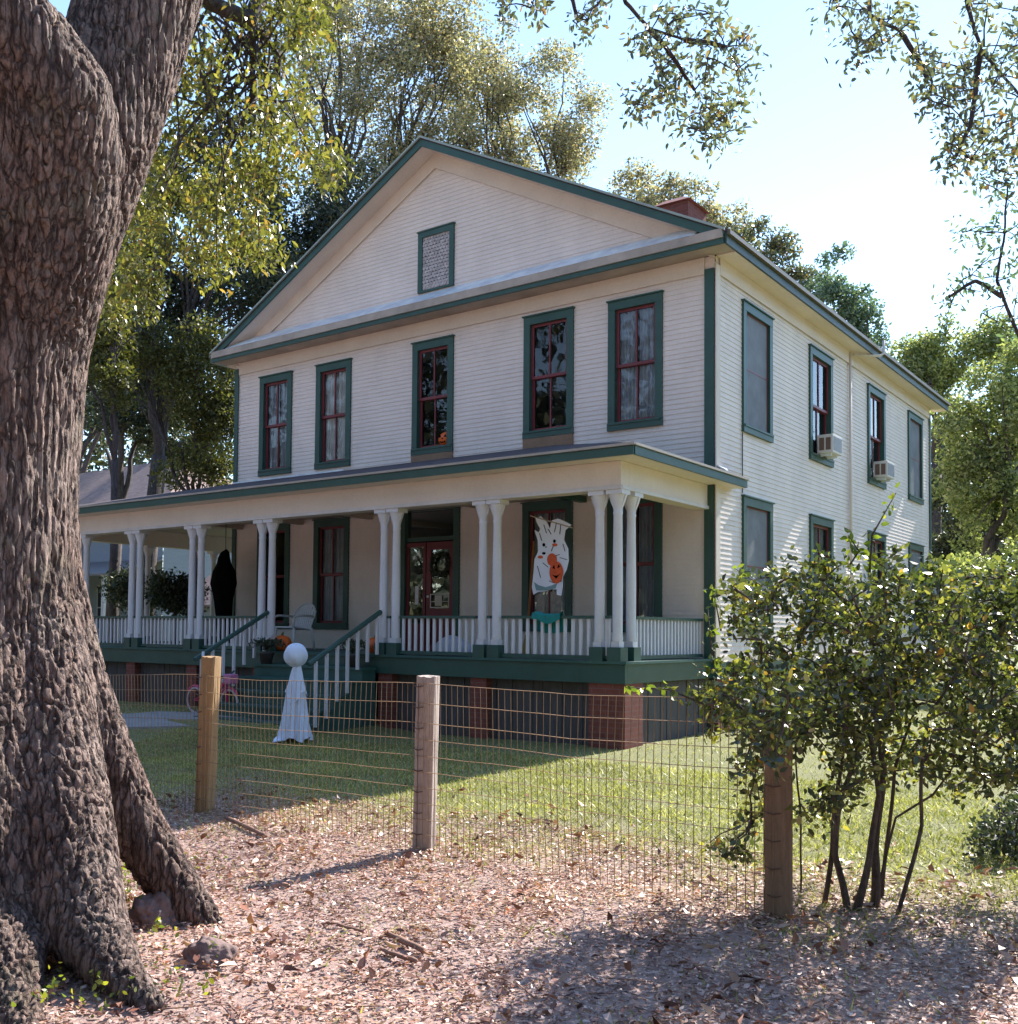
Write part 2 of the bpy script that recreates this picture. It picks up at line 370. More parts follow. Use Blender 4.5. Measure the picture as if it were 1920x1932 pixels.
mb = MB(); claps(mb, Ms, lambda z: (0.0, HY1), ZB, ZT, sh); mb.build('wall', SIDING, house)
mb = MB(); claps(mb, Ml, lambda z: (0.0, HY1), ZB, ZT, []); mb.build('wall', SIDING, house)
mb = MB(); claps(mb, Mb, lambda z: (HX0, HX1), ZB, ZT, []); mb.build('wall', SIDING, house)
# inner lining painted near-black as room shade, so rooms read dark and closed
mb = MB(); mb.box(HX0 + 0.9, HX1 - 0.9, 0.9, HY1 - 0.4, -0.1, 6.0); mb.build('dark_room_lining', DARKIN, house)
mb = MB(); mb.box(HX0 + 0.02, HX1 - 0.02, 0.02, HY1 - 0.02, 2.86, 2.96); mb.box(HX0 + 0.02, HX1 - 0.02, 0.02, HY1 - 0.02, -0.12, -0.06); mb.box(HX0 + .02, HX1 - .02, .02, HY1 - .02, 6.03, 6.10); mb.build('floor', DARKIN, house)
# gable
AP = (-5.45, 9.33); SL = (9.33 - 6.28) / (5.45 + 0.33)
ridge = lambda x: AP[1] - abs(x - AP[0]) * SL
GZ0 = 6.30
def gext(z):
    h = (AP[1] - 0.22 - z) / SL; return (AP[0] - h, AP[0] + h)
VE = (-5.84, -5.0, 6.66, 7.80)
mb = MB(); claps(mb, Mf, gext, GZ0, AP[1] - 0.15, [hole(VE[:2], VE[2], VE[3])]); mb.build('gable', SIDING, house)
mb = MB()    # frieze boards under the rake
for s in (-1, 1):
    a = (AP[0], AP[1] - 0.08); e = (AP[0] + s * 5.45, AP[1] - 0.08 - 5.45 * SL)
    mb.prism([(a[0], -0.022, a[1]), (e[0], -0.022, e[1]), (e[0], -0.022, e[1] - 0.30), (a[0], -0.022, a[1] - 0.30)], (0, -0.02, 0))
    mb.prism([(a[0], -0.044, a[1] - 0.27), (e[0], -0.044, e[1] - 0.27), (e[0], -0.044, e[1] - 0.30), (a[0], -0.044, a[1] - 0.30)], (0, -0.012, 0))
mb.build('rake_frieze', CREAM, house)
# back gable
mb = MB(); mb.poly([(HX0, HY1, ZT), (HX1, HY1, ZT), (AP[0], HY1, AP[1] - 0.1)]); mb.build('back_gable', SIDING, house)
# roof
XE = 0.33; OY = 0.45
roof = None
mb = MB()
for s in (-1, 1):
    ex = AP[0] + s * (5.45 + XE); ez = ridge(ex)
    mb.hexa([(AP[0], -OY - .03, AP[1]), (ex, -OY - .03, ez), (ex, HY1 + OY, ez), (AP[0], HY1 + OY, AP[1]),
             (AP[0], -OY - .03, AP[1] + 0.045), (ex + s * .03, -OY - .03, ez + 0.045), (ex + s * .03, HY1 + OY, ez + 0.045), (AP[0], HY1 + OY, AP[1] + 0.045)])
roof = mb.build('roof', SHING, house)
mb = MB()     # rake soffit + box
for s in (-1, 1):
    ex = AP[0] + s * (5.45 + XE - .03); ez = ridge(ex)
    mb.prism([(AP[0], -OY + .02, AP[1] - 0.07), (ex, -OY + .02, ez - 0.07), (ex, -OY + .02, ez - 0.10), (AP[0], -OY + .02, AP[1] - 0.10)], (0, OY - .045, 0))
mb.build('rake_soffit', CREAM, house)
mb = MB()     # rake fascia
for s in (-1, 1):
    ex = AP[0] + s * (5.45 + XE); ez = ridge(ex)
    mb.prism([(AP[0], -OY - .02, AP[1] - .004), (ex, -OY - .02, ez - .004), (ex, -OY - .02, ez - 0.135), (AP[0], -OY - .02, AP[1] - 0.135)], (0, .035, 0))
mb.build('rake_board', GREEN, house)
mb = MB()
for s in (-1, 1):
    ex = AP[0] + s * (5.45 + XE + .03); ez = ridge(ex)
    mb.prism([(AP[0], -OY - .065, AP[1] + .05), (ex, -OY - .065, ez + .05), (ex, -OY - .065, ez + 0.012), (AP[0], -OY - .065, AP[1] + 0.012)], (0, .03, 0))
mb.build('drip_edge', paint('drip', (0.30, 0.36, 0.33), .4), house)
# pent cornice at the gable foot
mb = MB(); xa, xb = AP[0] - 5.45 - XE, AP[0] + 5.45 + XE
mb.box(xa + .02, xb - .02, -OY + .02, -.024, 6.125, 6.15)
mb.box(xa + .01, xb - .01, -OY - .055, -OY - .002, 6.180, 6.315); mb.build('cornice', paint('weathered_cornice', (.40, .34, .29), .6, .25, 2), house)
mb = MB(); mb.box(xa, xb, -OY - .03, -OY + .016, 6.10, 6.177); mb.build('fascia', GREEN, house)
mb = MB(); mb.prism([(xa + .45, -OY - .05, 6.32), (xa + .45, -.03, 6.63), (xa + .45, -.03, 6.30), (xa + .45, -OY + .02, 6.29)], (xb - xa - .9, 0, 0)); mb.build('pent_flashing', METAL, house)
# side eaves
for s, xw in ((1, HX1), (-1, HX0)):
    mb = MB(); mb.box(min(xw + s * .02, xw + s * (XE - .01)), max(xw + s * .02, xw + s * (XE - .01)), .004, HY1 + OY - .02, 6.115, 6.14); mb.build('eave_soffit', CREAM, house)
    mb = MB(); x0 = xw + s * XE; mb.box(min(x0, x0 + s * .035), max(x0, x0 + s * .035), -OY + .02, HY1 + OY - .02, 6.105, 6.262); mb.build('eave_fascia', paint('dark_fascia', (.035, .06, .05), .5, .3), house)
    mb = MB(); x0 = xw + s * (XE + .037); mb.box(min(x0, x0 + s * .05), max(x0, x0 + s * .05), -OY + .03, HY1 + OY, 6.235, 6.30); mb.build('gutter', paint('gutter_tan', (0.13, 0.11, 0.08), .5), house)
# corner boards, water table, frieze
mb = MB(); mb.box(-.155, -.0, -.042, -.021, -.04, 5.93); mb.build('corner_board', GREEN, house)
mb = MB(); mb.box(.021, .04, -.04, .11, -.04, 5.99); mb.build('corner_board', CREAM, house)
mb = MB(); mb.box(HX0, HX0 + .12, -.042, -.021, -.04, 6.0); mb.build('corner_board', GREEN, house)
mb = MB(); mb.box(.021, .04, HY1 - .13, HY1, -.04, 6.0); mb.build('corner_board', GREEN, house)
mb = MB(); mb.box(HX0 + .13, -.16, -.04, -.021, 5.86, 6.118); mb.build('frieze_board', CREAM, house)
mb = MB(); mb.box(.021, .04, .12, HY1 - .14, 5.86, 6.112); mb.build('frieze_board', CREAM, house)
mb = MB(); mb.box(-.05, .07, .0, HY1, -.30, -.052); mb.build('water_table', GREEN, house)
mb = MB(); mb.box(.02, .055, .0, HY1, -.05, .02); mb.build('water_table', CREAM, house)
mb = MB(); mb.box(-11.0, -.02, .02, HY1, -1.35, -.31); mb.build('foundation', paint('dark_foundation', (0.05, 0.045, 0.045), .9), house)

def window(name, M, u, zb, zt, style, muntin=True, cap=True):
    u0, u1 = u; c = CAS
    mb = MB()
    mb.mbox(M, u0, u0 + c, .0, .045, zb + c, zt - c * 1.1); mb.mbox(M, u1 - c, u1, .0, .045, zb + c, zt - c * 1.1)
    mb.mbox(M, u0, u1, .0, .048, zt - c * 1.1, zt); mb.mbox(M, u0 - .005, u1 + .005, .0, .055, zb, zb + c)
    mb.mbox(M, u0 + .015, u1 - .015, .048, .07, zb + c - .035, zb + c)
    if cap: mb.mbox(M, u0 - .02, u1 + .02, .0, .075, zt, zt + .022)
    # reveal
    a0, a1, b0, b1 = u0 + c, u1 - c, zb + c, zt - c * 1.1
    mb.mbox(M, a0 - .02, a0, -.11, -.001, b0, b1); mb.mbox(M, a1, a1 + .02, -.11, -.001, b0, b1)
    mb.mbox(M, a0 - .02, a1 + .02, -.11, -.001, b1, b1 + .02); mb.mbox(M, a0 - .02, a1 + .02, -.11, -.001, b0 - .02, b0)
    win = mb.build(name, GREEN, house)
    zm = b0 + (b1 - b0) * .5; f = .05; s = MB()
    for (p0, p1, n0, n1) in ((zm - .02, b1, -.05, -.015), (b0, zm + .02, -.085, -.052)):
        s.mbox(M, a0, a0 + f, n0, n1, p0, p1); s.mbox(M, a1 - f, a1, n0, n1, p0, p1)
        s.mbox(M, a0 + f, a1 - f, n0, n1, p1 - .045, p1); s.mbox(M, a0 + f, a1 - f, n0, n1, p0, p0 + .05)
        if muntin:
            m = (a0 + a1) / 2; s.mbox(M, m - .014, m + .014, n0 + .003, n1 - .003, p0 + .05, p1 - .045)
    s.build('sash', RED, win)
    if style == 'dark2': pass
    g = MB(); g.poly([M(a0 + .01, -.035, zm), M(a1 - .01, -.035, zm), M(a1 - .01, -.035, b1 - .01), M(a0 + .01, -.035, b1 - .01)])
    g.poly([M(a0 + .01, -.07, b0 + .01), M(a1 - .01, -.07, b0 + .01), M(a1 - .01, -.07, zm), M(a0 + .01, -.07, zm)])
    g.build('pane', GLASS, win)
    if style in ('lace', 'grey', 'dim'):
        q = MB(); n = 60; mat = {'lace': LACE, 'grey': LACED, 'dim': LACEM}[style]
        for side in (0, 1):
            c0 = a0 - .05 if side == 0 else (a0 + a1) / 2 + .015; c1 = (a0 + a1) / 2 - .015 if side == 0 else a1 + .05
            for i in range(n):
                ua = c0 + (c1 - c0) * i / n; ub = c0 + (c1 - c0) * (i + 1) / n
                fn = lambda t: -.115 + .018 * math.sin(t * 95) + .008 * math.sin(t * 41)
                q.poly([M(ua, fn(ua), b0 - .05), M(ub, fn(ub), b0 - .05), M(ub, fn(ub), b1 + .05), M(ua, fn(ua), b1 + .05)])
        q.build('curtain', mat, win, smooth=True)
    if style == 'screen':
        q = MB(); q.mbox(M, a0 + .02, a1 - .02, -.010, -.006, b0 + .02, b1 - .02); q.build('screen', SCREEN, win)
        q = MB(); q.mbox(M, a0 - .05, a1 + .05, -.16, -.15, b0, b1); q.build('curtain', LACED, win)
        q = MB()
        q.mbox(M, a0, a0 + .022, -.014, .0, b0, b1); q.mbox(M, a1 - .022, a1, -.014, .0, b0, b1); q.mbox(M, a0 + .022, a1 - .022, -.014, .0, b1 - .022, b1); q.mbox(M, a0 + .022, a1 - .022, -.014, 0, b0, b0 + .022)
        q.mbox(M, a0 + .022, a1 - .022, -.005, .0, zm - .012, zm + .012); q.build('screen_frame', RED, win)
    if style == 'blind':
        q = MB(); q.mbox(M, a0 - .02, a1 + .02, -.14, -.13, zm + .1, b1); q.build('blind', paint('tan_blind', (.42, .33, .16), .8, .4, 6), win)
    return win
st = ['grey', 'lace', 'clear', 'clear', 'grey']
for k_, (u, s_) in enumerate(zip(FW, st)): window('window', Mf, u, WB + UP[k_], WT + UP[k_], s_)
for i in (0, 1, 3, 4): window('window', Mf, FW[i], LB, LT, {0: 'clear', 1: 'dim', 3: 'dim', 4: 'grey'}[i])
for u, s_ in zip(SW, ['screen', 'clear', 'blind', 'screen']): window('window', Ms, u, WB, WT, s_)
for u, s_ in zip(SW, ['screen', 'dim', 'lace', 'screen']): window('window', Ms, u, LB, LT, s_)
for i in (2, 3):
    mb = MB(); mb.mbox(Mf, FW[i][0], FW[i][1], .0, .05, WB - .13, WB + UP[i] - .003); mb.build('sill_board', BROWN, house)
# gable vent
c = CAS * .8; u0, u1, z0, z1 = VE
mb = MB(); mb.mbox(Mf, u0, u0 + c, 0, .05, z0, z1 - c); mb.mbox(Mf, u1 - c, u1, 0, .05, z0, z1 - c); mb.mbox(Mf, u0, u1, 0, .052, z1 - c, z1); mb.mbox(Mf, u0 - .02, u1 + .02, 0, .07, z1, z1 + .02)
mb.mbox(Mf, u0 + c, u1 - c, 0, .05, z0, z0 + .04)
vent = mb.build('gable_vent', GREEN, house)
mb = MB(); z = z0 + .04; r = 0
while z < z1 - c - .02:
    nn = 9; wv = (u1 - u0 - 2 * c) / nn
    for i in range(-1, nn + 1):
        a = u0 + c + (i + (.5 if r % 2 else 0)) * wv; b = a + wv * .92; a = max(a, u0 + c); b = min(b, u1 - c)
        if b - a < .02: continue
        o_ = random.uniform(0, .012); m_ = (a + b) / 2
        mb.prism([Mf(a, .015 + o_, z + .07), Mf(a, .02 + o_, z + .03), Mf(m_, .022 + o_, z + .004), Mf(b, .02 + o_, z + .03), Mf(b, .015 + o_, z + .07)], (0, .02, 0))
    z += .062; r += 1
mb.build('vent_scales', paint('weathered_scales', (.48, .44, .44), .8, .5, 12, .3), vent)
mb = MB(); mb.mbox(Mf, u0 + c, u1 - c, -.04, -.02, z0, z1); mb.build('vent_back', DARKIN, vent)

# chimney
mb = MB(); cx0, cx1, cy0, cy1 = -3.55, -2.75, 5.0, 5.9
mb.box(cx0, cx1, cy0, cy1, 7.3, 9.40); ch = mb.build('chimney', BRICK, house)
mb = MB(); mb.hexa([(cx0 - .07, cy0 - .07, 9.401), (cx1 + .07, cy0 - .07, 9.401), (cx1 + .07, cy1 + .07, 9.401), (cx0 - .07, cy1 + .07, 9.401), (cx0 + .2, cy0 + .2, 9.58), (cx1 - .2, cy0 + .2, 9.58), (cx1 - .2, cy1 - .2, 9.58), (cx0 + .2, cy1 - .2, 9.58)]); mb.build('chimney_cap', paint('clay_cap', (.34, .12, .10), .8), ch)
# conduit and mast on side wall
mb = MB(); mb.tube([(.055, 6.55, .3), (.055, 6.55, 6.08)], .028, 8); mb.build('conduit', CREAM, house, True)
mb = MB(); mb.tube([(.10, 6.62, 6.04), (.44, 7.25, 6.10), (.50, 7.3, 6.16), (.50, 7.3, 6.42)], .028, 8); mb.build('vent_pipe', paint('pale_pipe', (.6, .55, .5)), house, True)
mb = MB(); mb.box(.021, .03, 1.0, 1.02, LT + .05, WB - .02); mb.build('cable', DARKIN, house)

# door
mb = MB()
mb.mbox(Mf, DOOR[0] - .12, DOOR[0], 0, .05, 0, DOOR[3]); mb.mbox(Mf, DOOR[1], DOOR[1] + .13, 0, .05, 0, DOOR[3]); mb.mbox(Mf, DOOR[0] - .12, DOOR[1] + .13, 0, .053, DOOR[3], DOOR[3] + .14)
mb.mbox(Mf, DOOR[0] - .02, DOOR[0], -.14, -.002, 0, DOOR[3]); mb.mbox(Mf, DOOR[1], DOOR[1] + .02, -.14, -.002, 0, DOOR[3])
mb.mbox(Mf, DOOR[0], DOOR[1], -.06, -.004, 2.02, 2.10)
dfr = mb.build('door_surround', GREEN, house)
mb = MB(); mb.mbox(Mf, DOOR[0], DOOR[1], -.05, -.045, 2.10, DOOR[3]); mb.build('transom', GLASS, dfr)
mb = MB(); xs0 = -5.62
mb.mbox(Mf, DOOR[0], DOOR[0] + .05, -.06, -.01, 0, 2.0); mb.mbox(Mf, xs0 - .06, xs0, -.06, -.01, 0, 2.0); mb.mbox(Mf, DOOR[0] + .05, xs0 - .06, -.06, -.01, .0, .5); mb.mbox(Mf, DOOR[0] + .05, xs0 - .06, -.06, -.01, 1.92, 2.0)
sl = mb.build('sidelight', RED, house)
mb = MB(); mb.mbox(Mf, DOOR[0] + .05, xs0 - .06, -.04, -.035, .5, 1.92); mb.build('pane', GLASS, sl)
mb = MB(); mb.mbox(Mf, -5.88, -5.80, -.033, -.028, .86, 1.2); mb.build('notice', WHITE, sl)
mb = MB(); d0, d1 = xs0 + .02, DOOR[1] - .02
mb.mbox(Mf, d0, d0 + .1, -.06, -.015, .02, 2.0); mb.mbox(Mf, d1 - .1, d1, -.06, -.015, .02, 2.0); mb.mbox(Mf, d0 + .1, d1 - .1, -.06, -.015, 1.86, 2.0); mb.mbox(Mf, d0 + .1, d1 - .1, -.06, -.015, .02, .12)
mb.mbox(Mf, d0 + .1, d1 - .1, -.06, -.015, .62, .78); mb.mbox(Mf, d0 + .12, d1 - .12, -.05, -.035, .12, .62)
door = mb.build('door', RED, house)
mb = MB(); mb.mbox(Mf, d0 + .1, d1 - .1, -.05, -.045, .78, 1.86); mb.build('pane', GLASS, door)
mb = MB()
for (a, b, e, f_) in ((d0 + .1, d1 - .1, .79, .81), (d0 + .1, d1 - .1, 1.03, 1.05), (d0 + .1, d0 + .12, .81, 1.03), (d1 - .12, d1 - .1, .81, 1.03), (d0 + .12, d1 - .12, .9, .915)): mb.mbox(Mf, a, b, -.012, -.004, e, f_)
mb.mbox(Mf, d0 + .2, d0 + .36, -.03, -.02, .83, 1.02)
mb.build('letter_frame', paint('dull_white', (.5, .45, .38)), door)
mb = MB(); mb.lathe((d0 + .06, -.01, 1.0), [(.02, -.02), (.028, 0), (.02, .02)], 10); mb.build('door_knob', METAL, door)

# ---- porch
PY = -2.65
mb = MB(); mb.box(-13.6, -.02, -2.75, -.022, -.035, .0); mb.box(-13.6, -11.02, -.02, 5, -.035, 0)
mb.build('porch_floor', STEPG, house)
mb = MB(); mb.box(-13.6, -.05, -2.72, -2.66, -.29, -.038); mb.box(-.11, -.05, -2.655, .0, -.29, -.038); mb.box(-13.58, -13.5, -2.65, 5, -.29, -.038); mb.build('porch_rim', GREEN, house)
mb = MB()
mb.box(-13.45, -.10, -2.76, -2.54, 2.25, 2.62); mb.box(-.32, -.10, -2.535, -.024, 2.25, 2.62); mb.box(-13.7, -13.46, -2.76, 5, 2.25, 2.62)
mb.build('porch_beam', CREAM, house)
mb = MB(); mb.box(-13.45, -.08, -2.785, -2.763, 2.25, 2.30); mb.box(-.097, -.075, -2.76, -.03, 2.25, 2.30); mb.build('beam_moulding', paint('pale_moulding', (.62, .58, .56)), house)
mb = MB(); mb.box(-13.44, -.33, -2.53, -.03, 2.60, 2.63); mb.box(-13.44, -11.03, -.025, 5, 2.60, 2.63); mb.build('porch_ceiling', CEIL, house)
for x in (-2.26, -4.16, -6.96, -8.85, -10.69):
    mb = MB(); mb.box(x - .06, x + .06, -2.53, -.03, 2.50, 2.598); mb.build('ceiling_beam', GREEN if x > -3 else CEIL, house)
# porch roof (hipped on the right end), eave at z 2.72, meets wall at 3.50
EX, EY, ZE, ZW = .25, -3.08, 2.745, 3.47
dz = (ZW - ZE); run = -EY
def prz(x, y):   # height of roof plane
    return min(ZE + (y - EY) / run * dz, ZE + (EX - x) / run * dz)
XL = -14.0
mb = MB(); T = .04
pts = [(XL, EY), (EX, EY), (EX - run, -.01), (XL + run, -.01)]
mb.prism([(XL, EY, ZE), (EX, EY, ZE), (EX - run - .01, -.021, ZW), (XL + run, -.021, ZW)], (0, 0, T))
mb.prism([(EX, EY, ZE), (EX, -.021, ZE), (EX - run - .01, -.021, ZW)], (0, 0, T))
mb.prism([(EX, -.0209, ZE), (EX, .62, ZE), (.022, .62, ZE + .06), (.022, -.0209, ZE + .06)], (0, 0, T))
mb.prism([(XL, EY, ZE), (XL + run, -.021, ZW), (XL + run, 5, ZW), (XL, 5, ZE)], (0, 0, T))
mb.build('porch_roof', SHING, house)
mb = MB(); mb.box(XL, EX, EY - .012, EY + .02, 2.625, 2.735); mb.box(EX - .02, EX + .012, EY + .021, .62, 2.625, 2.735); mb.box(.042, EX - .021, .60, .62, 2.625, 2.735); mb.build('porch_fascia', GREEN, house)
mb = MB(); mb.box(XL, EX + .03, EY - .035, EY + .0, 2.742, 2.775); mb.box(EX, EX + .035, EY + .001, .64, 2.742, 2.775); mb.build('porch_drip_edge', paint('tan_drip', (.38, .34, .30)), house)
mb = MB(); mb.box(XL, EX - .022, EY + .021, -2.765, 2.622, 2.64); mb.box(-.095, EX - .022, -2.764, .598, 2.622, 2.64); mb.build('porch_soffit', CREAM, house)
mb = MB(); mb.prism([(.045, -.02, ZE + .15), (.17, -.0, ZE + .08), (.17, .1, ZE + .08), (.045, .2, ZE + .12)], (0, 0, .02)); mb.build('corner_flashing', METAL, house); mb = MB(); mb.box(HX0, HX0 + 3.3, -.06, -.045, ZW + .02, ZW + .06); mb.build('roof_flashing', METAL, house)
# frieze between beam top and roof
# columns
def column_proto():
    mb = MB(); mb.box(-.062, .062, -.062, .062, .185, .26)
    mb.lathe((0, 0, 0), [(.068, .26), (.072, .30), (.066, .34), (.068, 1.0), (.058, 1.92), (.064, 1.94), (.064, 1.96), (.058, 1.975), (.066, 2.03), (.094, 2.12), (.115, 2.19)], 16)
    mb.box(-.118, .118, -.118, .118, 2.19, 2.249)
    for sx in (-1, 1):
        mb.prism([(0.045 * sx, -.02, 1.98), (.10 * sx, -.02, 2.10), (.13 * sx, -.02, 2.19), (.04 * sx, -.02, 2.19)], (0, .04, 0))
    return mb
colmesh = None
def column(x, y, proto=[]):
    if not proto:
        o = column_proto().build('porch_column', WHITE, house, 'auto')
        p = MB(); p.box(-.10, .10, -.10, .10, .001, .184); q = p.build('plinth', GREEN, o)
        proto.append((o, q))
    else:
        o = proto[0][0].copy(); COL.objects.link(o); q = proto[0][1].copy(); COL.objects.link(q); q.parent = o
    o.parent = house; o.matrix_parent_inverse = Matrix.Translation(-house.location); o.location = (x, y, 0)
    q.matrix_parent_inverse = Matrix.Identity(4)
    return o
for x in (-2.26, -4.16, -6.96, -8.85, -10.69, -12.5):
    for s in (-.125, .125): column(x + s, PY)
column(-.47, PY); column(-.20, PY); column(-.20, -2.28)
for y in (-.3, 1.6, 3.5):
    column(-13.58, y)
column(-13.4, PY); 
# railings
def railing(M, u0, u1, step=.118):
    mb = MB(); n = max(1, round((u1 - u0) / step)); st_ = (u1 - u0) / n
    for i in range(n):
        c_ = u0 + (i + .5) * st_; mb.mbox(M, c_ - .02, c_ + .02, -.015, .015, .07, .56)
    r = mb.build('railing', WHITE, house)
    mb = MB(); mb.mbox(M, u0, u1, -.035, .035, .56, .60); mb.mbox(M, u0, u1, -.03, .03, .02, .07); mb.build('rail', GREEN, r)
Mp = lambda u, n, z: (u, PY - n, z)
for a, b in ((-4.16, -2.26), (-2.26, -.47), (-8.85, -6.96), (-10.69, -8.85), (-12.5, -10.69)): railing(Mp, a + .23, b - (.23 if b < -1 else .1))
for a, b in ((-4.285, -4.035), (-2.385, -2.135), (-7.085, -6.835), (-8.975, -8.725), (-10.8, -10.57), (-.47, -.2)): railing(Mp, a + .1, b - .1, .04)
railing(lambda u, n, z: (-.20 + n, u, z), -2.18, -.05, .105)
railing(lambda u, n, z: (-13.58 + n, u, z), -2.5, 5, .12)
# steps
SX0, SX1 = -6.78, -4.34
mb = MB()
for k in range(5):
    zt_ = -.2 * (k + 1); y1 = -2.76 - .30 * k
    mb.box(SX0, SX1, y1 - .30, y1 + (.0 if k else 0), -1.35, zt_ - .04); mb.box(SX0 - .02, SX1 + .02, y1 - .33, y1 - .001, zt_ - .038, zt_)
steps = mb.build('steps', STEPG, house)
for x in (SX0 - .06, SX1 + .06):
    mb = MB(); a = Vector((x, -2.72, .66)); b = Vector((x, -4.25, -.12)); d = (b - a)
    mb.tube([a, b], .038, 6); hr = mb.build('handrail', GREEN, house)
    mb = MB()
    for k in range(7):
        p = a + d * (k + .35) / 7; mb.box(p.x - .02, p.x + .02, p.y - .02, p.y + .02, p.z - (.62 if k < 3 else .85 if k<5 else .98), p.z - .03)
    mb.build('baluster', WHITE, hr)
# piers and skirting
def pier(x0, x1, y0, y1): mb = MB(); mb.box(x0, x1, y0, y1, -1.4, -.292); mb.build('brick_pier', BRICK, house)
pier(-.60, -.06, -2.70, -2.2)
for x in (-2.42, -4.2, -7.1, -8.9, -10.75, -13.2): pier(x - .14, x + .14, -2.69, -2.4)
pier(-.35, .03, .05, .6)
def skirt(M, u0, u1):
    mb = MB(); u = u0
    while u < u1 - .02:
        w_ = min(random.uniform(.13, .19), u1 - u); o_ = random.uniform(0, .02)
        mb.mbox(M, u + .004, u + w_ - .004, -.03 + o_, .0 + o_, -1.38, -.295 - random.uniform(0, .01)); u += w_
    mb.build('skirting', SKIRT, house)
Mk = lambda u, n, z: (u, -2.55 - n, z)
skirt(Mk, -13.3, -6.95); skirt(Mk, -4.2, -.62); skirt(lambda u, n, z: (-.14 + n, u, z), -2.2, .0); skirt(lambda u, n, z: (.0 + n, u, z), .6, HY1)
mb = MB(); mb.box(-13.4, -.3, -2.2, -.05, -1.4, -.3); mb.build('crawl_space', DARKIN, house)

# ------------------------------------------------------------------ things on and round the house
def aircon(u, lab):
    r = empty('air_conditioner', (0.02, u, 3.76), lab, 'air conditioner', 'window air conditioners')
    mb = MB(); mb.box(.03, .32, u - .28, u + .28, 3.75, 4.09); mb.build('case', paint('ac_case', (.62, .60, .58), .5), r, bevel=.01)
    mb = MB()
    for i in range(12): mb.box(.321, .326, u - .25 + i * .042, u - .23 + i * .042, 3.79, 4.05)
    mb.build('rear_grille', paint('ac_grille', (.28, .32, .38), .5), r)
    mb = MB()
    for i in range(2): mb.box(.07 + i * .12, .16 + i * .12, u - .284, u - .2801, 3.80, 4.03)
    mb.build('side_louvre', paint('ac_louvre', (.16, .10, .08), .7), r)
    for q in (-.2, .16):
        mb = MB(); mb.box(.03, .26, u + q, u + q + .04, 3.70, 3.749); mb.build('bracket', METAL, r)
aircon(4.86, 'window air conditioner in the second upstairs side window from the front corner')
aircon(8.5, 'window air conditioner in the third upstairs side window, beyond the vertical conduit')

ORANGE = paint('pumpkin_skin', (.72, .13, .02), .45, .15, 5); STEMM = paint('pumpkin_stem', (.12, .14, .04), .7)
BLACK = paint('black_cloth', (.003, .003, .004), 1.0); BLACK.node_tree.nodes['Principled BSDF'].inputs['Specular IOR Level'].default_value = 0.1
def pumpkin(p, r, lab, face=False, group='orange pumpkins about the porch'):
    t_ = empty('pumpkin', p, lab, 'pumpkin', group)
    mb = MB(); prof = [(r * math.sin(a) * 1.0 + .001, r * .85 - r * .85 * math.cos(a)) for a in np.linspace(.05, math.pi - .12, 14)]
    mb.lathe(p, prof, 40, lambda th, z: 1 - .09 * abs(math.sin(th * 5)) ** .5 * 1 + .04); mb.build('shell', ORANGE, t_, True)
    mb = MB(); mb.tube([(p[0], p[1], p[2] + r * 1.62), (p[0] + .01, p[1], p[2] + r * 1.85), (p[0] + .03, p[1], p[2] + r * 1.95)], [.025, .018, .02], 6); mb.build('stem', STEMM, t_, True)
    if face:
        mb = MB(); k = 1.0
        for (a, z, s_) in ((-.35, 1.05, .2), (.35, 1.05, .2), (0, .8, .12), (-.3, .45, .12), (0, .4, .14), (.3, .45, .12)):
            yy = -r * math.cos(a) * .99 - .012
            mb.prism([(p[0] + r * (math.sin(a) - s_ * .8), p[1] + yy, p[2] + r * z - r * s_ * .4), (p[0] + r * (math.sin(a) + s_ * .8), p[1] + yy, p[2] + r * z - r * s_ * .4), (p[0] + r * math.sin(a), p[1] + yy, p[2] + r * z + r * s_ * .9)], (0, .02, 0))
        mb.build('carved_face', BLACK, t_)
pumpkin((-6.72, -2.5, 0.001), .16, 'orange pumpkin on the porch edge in front of the white chair')
pumpkin((-4.63, -2.45, 0.001), .155, 'orange pumpkin on the porch right of the steps, behind the handrail')
pumpkin((-5.22, .13, WB + CAS + .02), .17, 'carved orange pumpkin inside the upstairs centre window', True)

# white plastic chair
ch_ = empty('plastic_chair', (-7.75, -1.25, 0), 'white plastic armchair with a rounded back standing on the porch', 'chair')
PLW = paint('white_plastic', (.62, .64, .68), .35, .04)
cx, cy = -7.75, -1.25
mb = MB(); mb.prism([(cx - .25, cy - .25, .40), (cx + .25, cy - .25, .40), (cx + .22, cy + .22, .36), (cx - .22, cy + .22, .36)], (0, 0, .03)); mb.build('seat', PLW, ch_, bevel=.01)
mb = MB(); K = 9
for i in range(K):
    a = -1 + 2 * (i + .5) / K; h = .84 - .14 * a * a
    mb.prism([(cx + a * .22 - .017, cy + .22, .40), (cx + a * .22 + .017, cy + .22, .40), (cx + a * .25 + .017, cy + .34, h), (cx + a * .25 - .017, cy + .34, h)], (0, .015, 0))
mb.tube([(cx + .28 * math.sin(t), cy + .25 + .1 * math.cos(t), .62 + .25 * math.cos(t)) for t in np.linspace(-1.7, 1.7, 15)], .022, 6); mb.build('backrest', PLW, ch_)
for s in (-1, 1):
    mb = MB(); mb.tube([(cx + s * .27, cy + .25, .62), (cx + s * .29, cy - .1, .63), (cx + s * .28, cy - .26, .60), (cx + s * .27, cy - .27, .42)], .022, 6); mb.build('armrest', PLW, ch_, True)
    for q in (-1, 1):
        mb = MB(); mb.tube([(cx + s * .24, cy + q * .22, .40), (cx + s * .28, cy + q * .27, .002)], [.028, .02], 6); mb.build('leg', PLW, ch_, True)

